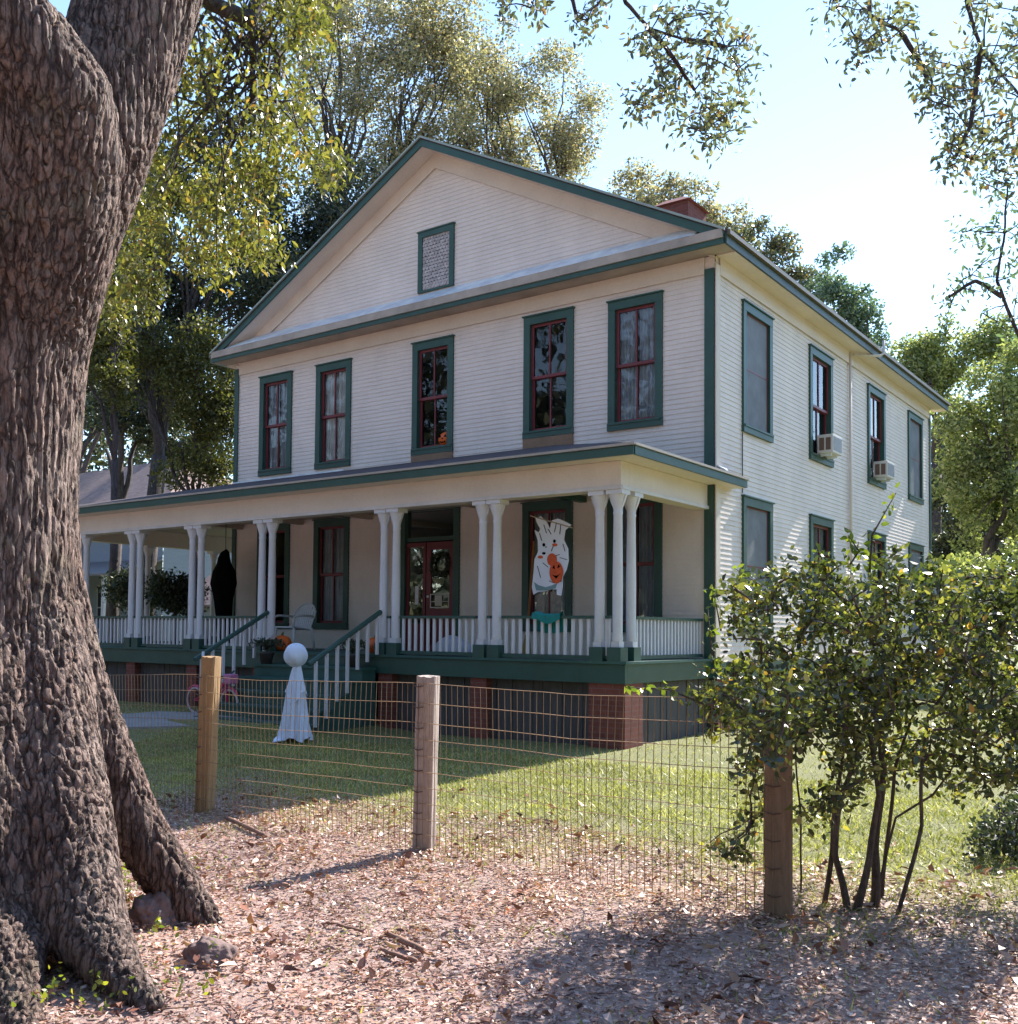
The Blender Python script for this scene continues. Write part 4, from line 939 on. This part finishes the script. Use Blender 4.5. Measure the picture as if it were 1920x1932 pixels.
tree('small yellow green tree beside the big trunk above the neighbour roof', gnd(215, 25), 25, [(230, 560, 60, 70), (225, 700, 50, 60), (190, 620, 50, 60)], .1, L_YELL, 7000, .12, 'tree', npuff=36, pr=.45)
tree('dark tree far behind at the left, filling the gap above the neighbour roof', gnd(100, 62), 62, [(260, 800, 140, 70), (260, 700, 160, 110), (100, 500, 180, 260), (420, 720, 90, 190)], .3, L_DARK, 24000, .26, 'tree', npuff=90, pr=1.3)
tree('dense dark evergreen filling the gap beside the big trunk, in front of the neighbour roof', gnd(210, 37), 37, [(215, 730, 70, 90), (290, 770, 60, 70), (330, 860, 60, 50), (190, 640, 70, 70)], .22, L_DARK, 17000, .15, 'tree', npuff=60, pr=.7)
# woods all round the place (also what the front windows reflect)
cs = []; rr = []
for k in range(3000):
    a = rng.random() * 6.283; R0 = rng.uniform(62, 90); x = R0 * math.sin(a) - 3; y = R0 * math.cos(a) * (1 if math.cos(a) > 0 else .62) + 2
    hmax = (26 if x < -25 else 17) + 5 * noise.noise(Vector((a * 5, 0, 0))) if y > -5 else 26 + 5 * noise.noise(Vector((a * 5, 2, 0)))
    cs.append((x, y, rng.uniform(-1, 1) ** 1 * hmax * .5 + hmax * .5 - 1.2)); rr.append(rng.uniform(1.6, 3.2))
for k in range(900):
    a = rng.uniform(1.7, 4.6); R0 = rng.uniform(66, 88); cs.append((R0 * math.sin(a) - 3, R0 * math.cos(a) * .62 + 2, rng.uniform(-1, 7))); rr.append(rng.uniform(1.6, 2.8))
P = puffs(cs, rr, 75); wd_ = mesh_from(leaves_np(P, .75 * rng.uniform(.6, 1.3, len(P)), DIA), 'distant_woods', L_DARK, None); tag(wd_, kind='stuff')
# garden shrubs by the far side
for (u, D, ru, rv, v, m_, lab) in ((1900, 22, 120, 60, 1090, L_LIME, 'pale green shrub beyond the fence at the right edge'), (2050, 26, 140, 120, 1020, L_DARK, 'dark shrub mass outside the right edge'), (330, 23, 40, 35, 1120, L_DARK, 'dark green garden shrub seen through the left porch columns'), (250, 24, 50, 40, 1110, L_DARK, 'dark garden shrub seen through the porch beside the big trunk')):
    tree(lab, gnd(u, D), D, [(u, v, ru, rv)], .06, m_, 4500, .09, 'shrub', npuff=30, pr=.4, cat='shrub')

# ------------------------------------------------------------------ foreground oak
def px(u, v, D): return tuple(at(u, v, D))
oak = empty('large_oak', (.91, -11.88, -1.1), 'massive oak with deeply furrowed bark and spreading roots filling the left edge', 'tree')
M5 = 5.5 / F_PX
tb = MB()
def tpx(L, n=20): tb.tube([px(u, v, D) for (u, v, D, r) in L], [r * D / F_PX for (u, v, D, r) in L], n)
tpx([(-75, 1850, 5.5, 330), (-70, 1700, 5.5, 290), (-66, 1500, 5.5, 240), (-62, 1300, 5.5, 220), (-62, 1100, 5.5, 208), (-68, 900, 5.5, 204), (-60, 700, 5.5, 206), (-48, 520, 5.5, 218), (-15, 380, 5.5, 218)])
tpx([(20, 520, 5.5, 170), (75, 400, 5.5, 150), (160, 255, 5.55, 122), (228, 120, 5.7, 108), (268, -20, 5.8, 112), (330, -250, 5.5, 105), (420, -500, 5.6, 90)])
tpx([(-40, 760, 5.6, 150), (-25, 600, 5.5, 190), (10, 470, 5.4, 185), (48, 360, 5.3, 165), (80, 265, 5.2, 142), (78, 180, 5.1, 126), (25, 95, 5.0, 116), (-55, 0, 4.9, 110), (-170, -110, 4.85, 100), (-300, -260, 4.8, 90)])
tpx([(50, 900, 5.65, 40), (85, 1010, 5.62, 58), (102, 1130, 5.6, 64), (142, 1290, 5.6, 60), (195, 1430, 5.62, 60), (255, 1560, 5.62, 54), (320, 1660, 5.6, 46), (375, 1725, 5.55, 36), (430, 1790, 5.5, 18)])
tpx([(-10, 980, 5.6, 90), (30, 1140, 5.45, 110), (60, 1300, 5.33, 110), (85, 1500, 5.15, 112), (120, 1660, 4.95, 98), (170, 1770, 4.75, 70), (235, 1850, 4.5, 42), (300, 1905, 4.3, 18)])
tpx([(-60, 950, 5.6, 120), (-60, 1150, 5.35, 140), (-60, 1350, 5.15, 145), (-50, 1600, 4.95, 150), (-20, 1780, 4.7, 110), (20, 1900, 4.35, 60), (60, 1990, 4.0, 24)])
tpx([(-60, 1100, 5.8, 100), (-60, 1300, 5.95, 120), (60, 1500, 6.1, 90), (120, 1620, 6.2, 50)])
tmp = tb.build('trunk_tmp', None, None)
rm = tmp.modifiers.new('r', 'REMESH'); rm.mode = 'VOXEL'; rm.voxel_size = .0095
smo = tmp.modifiers.new('s', 'SMOOTH'); smo.factor = .6; smo.iterations = 30
dg = bpy.context.evaluated_depsgraph_get(); tme = bpy.data.meshes.new_from_object(tmp.evaluated_get(dg))
bpy.data.objects.remove(tmp)
nv = len(tme.vertices); co = np.empty(nv * 3, np.float32); tme.vertices.foreach_get('co', co); co = co.reshape(-1, 3)
no = np.empty(nv * 3, np.float32); tme.vertices.foreach_get('normal', no); no = no.reshape(-1, 3)
dsp = np.empty(nv)
for i in range(nv):
    x, y, z = map(float, co[i])
    wx = .06 * noise.noise(Vector((x * 2.5, y * 2.5, z * 1.2))); wy = .010 * noise.noise(Vector((x * 15, y * 15, z * 8)))
    a = abs(noise.noise(Vector(((x + wx + wy) * 24, (y + wx - wy) * 24, z * 1.9))))
    b = abs(noise.noise(Vector(((x + wy) * 48, (y - wy) * 48, z * 7.0 + 7))))
    l = noise.noise(Vector((x * 2.2, y * 2.2, z * .8 + 4)))
    dsp[i] = .020 * min(1, a * 4.5) + .009 * min(1, b * 4) - .022 + .03 * l
co = co + no * dsp[:, None].astype(np.float32)
tme.vertices.foreach_set('co', co.reshape(-1)); tme.polygons.foreach_set('use_smooth', [True] * len(tme.polygons)); tme.update()
tme.name = 'trunk'; link('trunk', tme, BARK, oak)
# hanging sunlit crown of this oak
region = [(540, 0, 70), (470, 40, 90), (400, 110, 90), (330, 170, 90), (300, 260, 80), (450, 150, 90), (520, 140, 60), (420, 240, 90), (500, 260, 70), (360, 320, 80), (290, 360, 60), (450, 340, 80), (520, 340, 50), (580, 290, 36), (612, 318, 28), (300, 430, 50), (380, 420, 60), (460, 430, 55), (250, 420, 40), (240, 500, 36), (500, 470, 34), (400, 480, 34), (225, 570, 24), (340, 60, 60), (450, -60, 120), (580, -80, 90), (350, -80, 120), (250, -200, 140), (480, -220, 140), (100, -260, 140), (-100, -300, 150), (600, 60, 30)]
cs = []; rr = []
for (u, v, r) in region:
    for k in range(7):
        a = rng.random() * 6.28; q = r * math.sqrt(rng.random()); D = rng.uniform(6.8, 9.2)
        cs.append(at(u + q * math.cos(a), v + q * math.sin(a), D)); rr.append(rng.uniform(.12, .26))
P = puffs(cs, rr, 62, (1, 1, 1.1))
mesh_from(leaves_np(P, .062 * rng.uniform(.6, 1.25, len(P)), OAK, .9), 'crown', L_NEAR, oak)
mb = MB()
limb(mb, px(300, -120, 5.7), px(395, 5, 7.4), .09, .05, .06); limb(mb, px(395, 5, 7.4), px(470, 42, 7.6), .05, .06, .04); limb(mb, px(520, -60, 7.8), px(470, 42, 7.6), .07, .055, .04)
limb(mb, px(470, 42, 7.6), px(532, 112, 7.8), .035, .012, .05); limb(mb, px(475, 45, 7.6), px(478, 180, 7.8), .035, .02, .08); limb(mb, px(478, 180, 7.8), px(430, 300, 8), .02, .008, .08)
for j in rng.permutation(len(cs))[:70]: limb(mb, px(470 + rng.uniform(-90, 60), 120 + rng.uniform(-100, 120), 7.8), cs[j], .012, .003, .15, 5, j)
mb.build('limb', BARKD, oak, True)

def hanging(label, spots, limbs, D0, D1, n, ls, per=30, mat=L_GREY, name='overhanging_branch'):
    p0 = px(*limbs[0][0]); t_ = empty(name, p0, label, 'branch', 'overhanging branches')
    cs = []; rr = []
    for (u, v, r) in spots:
        for k in range(n):
            a = rng.random() * 6.28; q = r * math.sqrt(rng.random()); cs.append(at(u + q * math.cos(a), v + q * math.sin(a), rng.uniform(D0, D1))); rr.append(rng.uniform(.06, .16))
    P = puffs(cs, rr, per, (1, 1, 1.2)); mesh_from(leaves_np(P, ls * rng.uniform(.6, 1.25, len(P)), OAK, .6), 'foliage', mat, t_)
    mb = MB(); nodes = []
    for L in limbs:
        pts = [px(*q) for q in L]; r0 = .03
        for i in range(len(pts) - 1): limb(mb, pts[i], pts[i + 1], .020 * .75 ** i, .020 * .75 ** (i + 1), .05, 5, i); nodes += [np.array(pts[i]), np.array(pts[i + 1]), (np.array(pts[i]) + np.array(pts[i + 1])) / 2]
    cur = list(nodes)
    for c_ in sorted(cs, key=lambda c_: min(np.linalg.norm(c_ - q) for q in nodes)):
        j = int(np.argmin([np.linalg.norm(c_ - q) for q in cur])); limb(mb, cur[j], c_, .006, .003, .1, 4, j); cur.append(np.array(c_))
    mb.build('limb', BARKD, t_, True); return t_
hanging('grey green leafy branch hanging into the sky at the top centre', [(1250, 20, 40), (1310, 40, 40), (1370, 50, 40), (1210, 80, 20), (1240, 110, 30), (1300, 110, 40), (1360, 110, 40), (1410, 90, 30), (1230, 170, 30), (1280, 170, 34), (1340, 170, 40), (1400, 150, 26), (1200, 205, 16), (1300, 220, 26), (1350, 225, 34), (1390, 200, 22), (1330, 262, 20), (1090, 50, 24), (1140, 10, 20), (960, 10, 20), (1000, 5, 20)],
        [[(1130, -120, 7.2), (1180, 5, 7), (1225, 55, 7), (1290, 75, 7)], [(1225, 55, 7), (1270, 110, 7), (1310, 170, 7.1)], [(1290, 75, 7), (1370, 90, 7)], [(1000, -100, 7.2), (1080, 0, 7), (1090, 40, 7)]], 6.6, 7.6, 4, .058, 22)
hanging('grey green leafy branch drooping along the top right corner', [(1590, 10, 24), (1630, 40, 30), (1660, 70, 26), (1620, 90, 20), (1700, 30, 26), (1740, 110, 16), (1756, 150, 14), (1790, 190, 14), (1745, 180, 12), (1860, 30, 50), (1910, 80, 40), (1860, 110, 34), (1820, 130, 16), (1900, 160, 36), (1850, 180, 24), (1790, 250, 22), (1830, 240, 26), (1880, 230, 36), (1800, 300, 20), (1850, 300, 34), (1900, 300, 30), (1920, 200, 30), (1960, 60, 50), (1960, 250, 50)],
        [[(1800, -150, 7.2), (1825, 10, 7), (1850, 95, 7), (1930, 190, 6.8)], [(1640, -80, 7.2), (1640, 30, 7), (1700, 60, 7)], [(1700, 60, 7), (1750, 150, 7)], [(1850, 95, 7), (1830, 240, 7), (1800, 300, 7)]], 6.4, 7.6, 4, .058, 24)
hanging('thin twiggy branch with sparse leaves rising at the right edge below the drooping branch', [(1850, 350, 24), (1900, 380, 30), (1920, 440, 30), (1860, 420, 24), (1830, 440, 16), (1890, 480, 30), (1850, 510, 20), (1800, 540, 16), (1790, 580, 14), (1860, 570, 24), (1920, 530, 30), (1900, 620, 20)],
        [[(1980, 760, 8.2), (1915, 620, 8), (1880, 530, 8), (1895, 440, 8), (1900, 350, 8)], [(1890, 560, 8), (1840, 530, 8), (1790, 560, 8)]], 7.6, 8.6, 3, .055, 17, L_PINE)

# ------------------------------------------------------------------ foreground shrub
def leafy(name, label, base, stems, lobes, D, n, ls, mats, cat='shrub', per=22, sprays=()):
    t_ = empty(name, base, label, cat)
    mb = MB(); tips = []
    for L in stems:
        pts = [np.array(px(u, v, d)) for (u, v, d, r) in L]; pts[0][2] = gz(pts[0][0], pts[0][1]) - .04
        rr = [r for (_, _, _, r) in L]
        # smooth path
        P_ = []; Q_ = []
        for i in range(len(pts) - 1):
            for t in np.linspace(0, 1, 5)[:-1]:
                w_ = np.array(noise.noise_vector(Vector((pts[i] + (pts[i + 1] - pts[i]) * t) * 3))) * .02; P_.append(pts[i] + (pts[i + 1] - pts[i]) * t + w_ * (0 if i + t == 0 else 1)); Q_.append(rr[i] + (rr[i + 1] - rr[i]) * t)
        P_.append(pts[-1]); Q_.append(rr[-1]); mb.tube(P_, Q_, 8); tips += P_[len(P_) // 2:]
    cs = []; rr = []; tot = sum(l[2] * l[3] for l in lobes)
    for (u, v, ru, rv, dd) in lobes:
        k = max(3, int(n * ru * rv / tot))
        for _ in range(k):
            a = rng.random() * 6.28; q = math.sqrt(rng.random()); cs.append(at(u + ru * q * math.cos(a), v + rv * q * math.sin(a), D + dd + rng.uniform(-.55, .75))); rr.append(rng.uniform(.07, .15))
    cur = [np.array(q) for q in tips]
    for c_ in sorted(cs, key=lambda c_: min(np.linalg.norm(c_ - q) for q in tips)):
        j = int(np.argmin([np.linalg.norm(c_ - q) for q in cur])); limb(mb, cur[j], c_, .008, .003, .1, 4, j * .1); cur.append(np.array(c_))
    P = puffs(cs, rr, per, (1, 1, .9)); mesh_from(leaves_np(P, ls * rng.uniform(.55, 1.25, len(P)), LEAF6), 'foliage', mats[0], t_)
    if sprays:
        P = []
        for L in sprays:
            pts = [np.array(px(*q)) for q in L]
            mb.tube(pts, [.006] * (len(pts) - 1) + [.002], 5)
            for i in range(len(pts) - 1):
                for t in np.linspace(0, 1, 9): P.append(pts[i] + (pts[i + 1] - pts[i]) * t + rng.normal(size=3) * .012); P.append(pts[i] + (pts[i + 1] - pts[i]) * t + rng.normal(size=3) * .02)
        P = np.array(P); mesh_from(leaves_np(P, ls * rng.uniform(.7, 1.3, len(P)), LEAF6), 'spray_leaves', mats[1], t_)
    mb.build('stem', BARKB, t_, True); return t_
bstems = [[(1552, 1720, 5.95, .022), (1570, 1600, 5.95, .020), (1580, 1480, 6, .016), (1600, 1330, 6.1, .010)],
          [(1600, 1725, 5.85, .032), (1575, 1610, 5.85, .026), (1585, 1500, 5.9, .022), (1620, 1400, 6, .018), (1560, 1250, 6.1, .010)],
          [(1612, 1722, 5.85, .034), (1640, 1620, 5.85, .026), (1655, 1500, 5.9, .022), (1640, 1380, 6, .018), (1680, 1200, 6.1, .010)],
          [(1648, 1720, 5.95, .040), (1650, 1600, 5.95, .032), (1665, 1460, 5.95, .030), (1660, 1340, 6, .022), (1740, 1180, 6.1, .012)],
          [(1662, 1718, 6.1, .018), (1672, 1590, 6.1, .016), (1690, 1450, 6.1, .014), (1730, 1330, 6.2, .010)],
          [(1690, 1730, 5.8, .018), (1712, 1650, 5.8, .017), (1738, 1560, 5.85, .015), (1742, 1450, 5.9, .014), (1750, 1350, 6, .012), (1850, 1200, 6, .008)],
          [(1640, 1540, 6, .012), (1690, 1545, 6, .010), (1760, 1500, 6, .009), (1800, 1440, 6, .006)],
          [(1510, 1620, 6.2, .009), (1508, 1520, 6.2, .009), (1500, 1400, 6.2, .007)]]
blobes = [(1640, 1130, 130, 70, 0), (1480, 1160, 120, 80, 0), (1400, 1130, 50, 50, 0), (1760, 1180, 140, 110, 0), (1880, 1150, 90, 80, .2), (1580, 1260, 150, 90, 0), (1740, 1320, 150, 110, 0), (1900, 1330, 110, 140, 0), (1450, 1280, 90, 60, 0), (1400, 1350, 60, 40, -.1), (1600, 1390, 120, 60, 0), (1820, 1440, 110, 50, 0), (1480, 1370, 70, 40, 0), (1480, 1400, 60, 36, -.7), (1440, 1330, 60, 50, -.6), (1520, 1340, 60, 50, -.6), (1470, 1400, 70, 34, -.75), (1390, 1470, 34, 40, 0), (1380, 1590, 44, 30, 0), (1360, 1300, 50, 50, -.2), (1940, 1420, 70, 90, 0), (1930, 1120, 60, 50, .1), (1420, 1530, 24, 24, 0), (1540, 1530, 40, 40, 0), (1590, 1500, 40, 50, 0), (1640, 1440, 70, 40, 0), (1980, 1250, 90, 180, .1), (1550, 1100, 90, 40, 0), (1700, 1070, 70, 30, 0)]
sp = [[(1330, 1330, 6, ), (1260, 1300, 5.95), (1180, 1297, 5.9)], [(1360, 1190, 6), (1345, 1110, 6)], [(1460, 1120, 6), (1385, 1072, 6)], [(1345, 1250, 6), (1335, 1150, 6)], [(1560, 1080, 6), (1540, 1030, 6)], [(1640, 1080, 6), (1645, 1010, 6), (1690, 930, 6)], [(1440, 1160, 6), (1395, 1160, 6)], [(1740, 1090, 6), (1790, 1060, 6)], [(1600, 1070, 6), (1620, 1040, 6), (1600, 1010, 6)], [(1430, 1260, 5.9), (1310, 1262, 5.9)], [(1470, 1350, 5.9), (1340, 1390, 5.9)]]
bb_ = pl(2, -1.1, 1630, 1722)
leafy('foreground_shrub', 'big glossy dark green holly like shrub with many thin stems at the right', (bb_[0], bb_[1], gz(bb_[0], bb_[1])), [[(a, b, c, d * .72) for a, b, c, d in L] for L in bstems], blobes, 6.0, 640, .051, (L_BUSH, L_BUSHY), per=27, sprays=sp)
q = pl(2, -1.15, 1880, 1640)
leafy('low_shrub', 'low dark rounded shrub in the shade at the right edge behind the big shrub', (q[0], q[1], gz(q[0], q[1])), [[(1880, 1640, 7.4, .02), (1880, 1570, 7.4, .01)], [(1890, 1640, 7.4, .02), (1930, 1560, 7.5, .01)]], [(1885, 1585, 50, 38, 1.2), (1930, 1560, 50, 60, 1.2)], 6.3, 90, .05, (L_DARK,), per=30)
# ferns on the steps
def fern(p, lab, s=1):
    t_ = empty('potted_fern', p, lab, 'potted plant', 'potted ferns by the porch steps')
    mb = MB(); mb.lathe(p, [(.09, 0), (.12, .16), (.13, .17), (.13, .19)], 14); mb.build('pot', paint('dark_pot', (.05, .04, .035)), t_, True)
    P = []; 
    for k in range(60):
        a = rng.random() * 6.28; L = rng.uniform(.18, .36) * s
        for t in np.linspace(.1, 1, 12): P.append((p[0] + math.cos(a) * L * t, p[1] + math.sin(a) * L * t, p[2] + .2 + .22 * math.sin(t * 2.4) * s - .05 * t))
    mesh_from(leaves_np(np.array(P) + rng.normal(size=(len(P), 3)) * .01, .05 * rng.uniform(.6, 1.2, len(P)), DIA), 'fronds', L_DARK, t_)
fern((-6.55, -3.0, -.198), 'dark fern in a pot at the left side of the top step')
fern((-4.62, -3.0, -.198), 'dark fern in a pot at the right side of the top step')
# wreath on the door
wrt = empty('door_wreath', (-5.27, -.06, 1.55), 'dark green leafy wreath hanging on the red front door', 'wreath')
P = np.array([(-5.27 + .19 * math.cos(a), -.03, 1.58 + .19 * math.sin(a)) for a in np.linspace(0, 6.28, 500)]) + rng.normal(size=(500, 3)) * np.array([.025, .012, .025])
mesh_from(leaves_np(P, .05 * rng.uniform(.6, 1.2, 500), DIA), 'greenery', L_DARK, wrt)
mb = MB(); mb.tube([(-5.27 + .19 * math.cos(a), -.02, 1.58 + .19 * math.sin(a)) for a in np.linspace(0, 6.28, 24)], .015, 5, False); mb.build('hoop', BARKD, wrt)

# ------------------------------------------------------------------ rocks, sticks, weeds
def rock(u, v, w_, h_, lab, seed):
    p = pl(2, -1.12, u, v); z_ = gz(p[0], p[1]); p = pl(2, z_, u, v); D = float((p - CAM) @ Fw)
    bm = bmesh.new(); bmesh.ops.create_icosphere(bm, subdivisions=5, radius=1)
    rx, rz = w_ * D / F_PX / 2, h_ * D / F_PX
    for v_ in bm.verts:
        c_ = v_.co; n_ = 1 + .28 * noise.noise(c_ * 1.3 + Vector((seed, 0, 0))) + .14 * noise.noise(c_ * 3.3 + Vector((seed, 0, 0))) + .07 * noise.noise(c_ * 9 + Vector((seed, 0, 0)))
        c_ *= n_; q_ = R_ * c_.x * rx + np.array([0, 0, 1]) * c_.z * rz * .8 + np.array([Fw[0], Fw[1], 0]) * c_.y * rx * .8
        v_.co = Vector((p[0] + q_[0], p[1] + q_[1], z_ + rz * .12 + q_[2]))
    me = bpy.data.meshes.new('rock'); bm.to_mesh(me); me.polygons.foreach_set('use_smooth', [True] * len(me.polygons)); o = link('rock', me, ROCK, None)
    tag(o, lab, 'rock', 'rocks by the tree roots')
ROCK = paint('pinkish_rock', (.20, .135, .125), .9, .5, 9, .6, None, 1.0)
rock(392, 1818, 100, 50, 'pinkish grey rock lying in the leaves right of the big trunk', 1.0)
rock(285, 1745, 96, 62, 'dark mossy lump of rock between the two spreading roots', 5.0)
STICK = paint('dead_stick', (.30, .17, .12), .85, .3, 10, .3)
for i, (a, b, r, lab) in enumerate([((725, 1740), (800, 1772), .016, 'thick short brown stick lying on the leaves in the foreground'), ((715, 1765), (790, 1790), .012, 'pale broken stick just below the thick brown one'), ((620, 1722), (690, 1735), .010, 'thin reddish stick left of the thick brown one'), ((430, 1527), (500, 1565), .018, 'dark bark strip lying near the leftmost fence post'), ((690, 1815), (760, 1795), .006, 'thin twig below the pale broken stick')]):
    A = pl(2, -1.13, *a); B_ = pl(2, -1.13, *b); pts = []
    for t in np.linspace(0, 1, 6):
        p = A + (B_ - A) * t; pts.append((p[0] + random.uniform(-.012, .012), p[1] + random.uniform(-.012, .012), gz(p[0], p[1]) + r + .012))
    mb = MB(); mb.tube(pts, [r * random.uniform(.75, 1.1) for _ in pts], 7); o = mb.build('stick', STICK, None, True); tag(o, lab, 'stick', 'dead sticks on the ground')
# weeds by the trunk
P = []
for k in range(150):
    u = rng.uniform(60, 420); v = rng.uniform(1600, 1900)
    if k < 60: u, v = rng.normal(250, 60), rng.normal(1660, 70)
    D = 5.15 if v < 1740 else 4.9; p = at(u, v, D); z_ = gz(p[0], p[1])
    p = pl(2, z_ + rng.uniform(.0, .12), u, v)
    for j in range(5): P.append(p + rng.normal(size=3) * .025)
weeds = mesh_from(leaves_np(np.array(P), .034 * rng.uniform(.5, 1.2, len(P)), LEAF6), 'weeds', L_BUSHY, None); tag(weeds, kind='stuff')

# ------------------------------------------------------------------ leaf litter and grass
def scatter(n, u0, u1, v0, v1, dens=None):
    out_ = []
    while len(out_) < n:
        u = rng.uniform(u0, u1); v = rng.uniform(v0, v1); p = pl(2, -1.13, u, v)
        if p[1] > 13 or p[1] < -15: continue
        if dens and rng.random() > dens(p[0], p[1]): continue
        out_.append((p[0], p[1], gz(p[0], p[1])))
    return np.array(out_)
def litter_density(x, y):
    n_ = noise.noise(Vector((x * .8, y * .8, 0))) * 1.4
    s = 1 - sm(-9.8, -6.2, y + n_ * 1.0)
    return max(.04, s) * (.65 + .5 * noise.noise(Vector((x * 3, y * 3, 5))))
# uniform in ground space with falloff by distance
def ground_pts(n, x0, x1, y0, y1, fn):
    X = rng.uniform(x0, x1, n * 4); Y = rng.uniform(y0, y1, n * 4); out_ = []
    for x, y in zip(X, Y):
        if rng.random() < fn(x, y): out_.append((x, y, gz(x, y)))
        if len(out_) >= n: break
    return np.array(out_)
def in_house(x, y): return (-13.7 < x < .05 and y > -2.7)
Pn = ground_pts(135000, -2, 7.5, -14, -7.6, litter_density)
Pf = ground_pts(16000, -9, 9, -9.5, 3, lambda x, y: 0 if in_house(x, y) else litter_density(x, y) * (.8 if x > 2 else .5))
P = np.concatenate([Pn, Pf]); P[:, 2] += rng.uniform(.004, .022, len(P))
V = leaves_np(P, .034 * rng.uniform(.5, 1.35, len(P)), OAK * np.array([1.15, 1, 2.2]))
c_ = V.mean(1, keepdims=True); V = c_ + (V - c_) * np.array([1, 1, .45]); V[:, :, 2] = np.maximum(V[:, :, 2], P[:, None, 2] - .004)
lit = mesh_from(V, 'fallen_leaves', L_LITTER, None); tag(lit, kind='stuff')
Pb = ground_pts(5200, -2, 7.5, -14, -6.5, lambda x, y: litter_density(x, y) * max(0, .35 + 1.2 * noise.noise(Vector((x * 1.9, y * 1.9, 11))))); Pb[:, 2] += rng.uniform(.012, .035, len(Pb))
V = leaves_np(Pb, .078 * rng.uniform(.6, 1.3, len(Pb)), OAK * np.array([1.1, 1, 3.2])); c_ = V.mean(1, keepdims=True); V = c_ + (V - c_) * np.array([1, 1, .6]); V[:, :, 2] = np.maximum(V[:, :, 2], Pb[:, None, 2] - .012)
big = mesh_from(V, 'curled_leaves', L_LITTER2, None); tag(big, kind='stuff')
mb = MB()
for x, y, z in ground_pts(420, -1.5, 7, -13.5, -7.5, litter_density):
    a = rng.random() * 3.14; L = rng.uniform(.04, .16); mb.tube([(x, y, z + .016), (x + math.cos(a) * L, y + math.sin(a) * L, z + .02 + rng.uniform(0, .015)), (x + math.cos(a + .3) * L * 1.8, y + math.sin(a + .3) * L * 1.8, z + .016)], [.004, .003, .002], 4)
tw = mb.build('twigs', STICK, None); tag(tw, kind='stuff')
def walk_in(x, y):
    c = False; n = len(W)
    for i in range(n):
        (x1, y1), (x2, y2) = W[i], W[(i + 1) % n]
        if (y1 > y) != (y2 > y) and x < (x2 - x1) * (y - y1) / (y2 - y1) + x1: c = not c
    return c
def grass_density(x, y):
    if in_house(x, y) : return 0
    if walk_in(x, y): return 0
    n_ = noise.noise(Vector((x * .8, y * .8, 0))) * 1.4
    return max(.05, sm(-9.6, -7.2, y + n_ * 1.0)) * (.6 + .5 * noise.noise(Vector((x * 1.7, y * 1.7, 2))))
Pg = np.concatenate([ground_pts(75000, -6, 7, -10.5, -4, grass_density), ground_pts(50000, -14, 12, -7, 12, grass_density), ground_pts(1600, -1, 6, -13.5, -10, lambda x, y: max(0, noise.noise(Vector((x * 1.3, y * 1.3, 8)))) ** 1.5 * 3)])
n = len(Pg); ang = rng.uniform(0, 6.28, n); h = rng.uniform(.018, .052, n); wd = .0035 + .0045 * rng.random(n)
bend = rng.normal(size=(n, 2)) * .035
V = np.empty((n, 3, 3)); dx = np.stack([np.cos(ang), np.sin(ang)], 1) * wd[:, None]
V[:, 0, :2] = Pg[:, :2] - dx; V[:, 1, :2] = Pg[:, :2] + dx; V[:, 2, :2] = Pg[:, :2] + bend; V[:, :2, 2] = Pg[:, None, 2] - .004; V[:, 2, 2] = Pg[:, 2] + h
gr = mesh_from(V, 'grass', L_GRASS, None); tag(gr, kind='stuff')
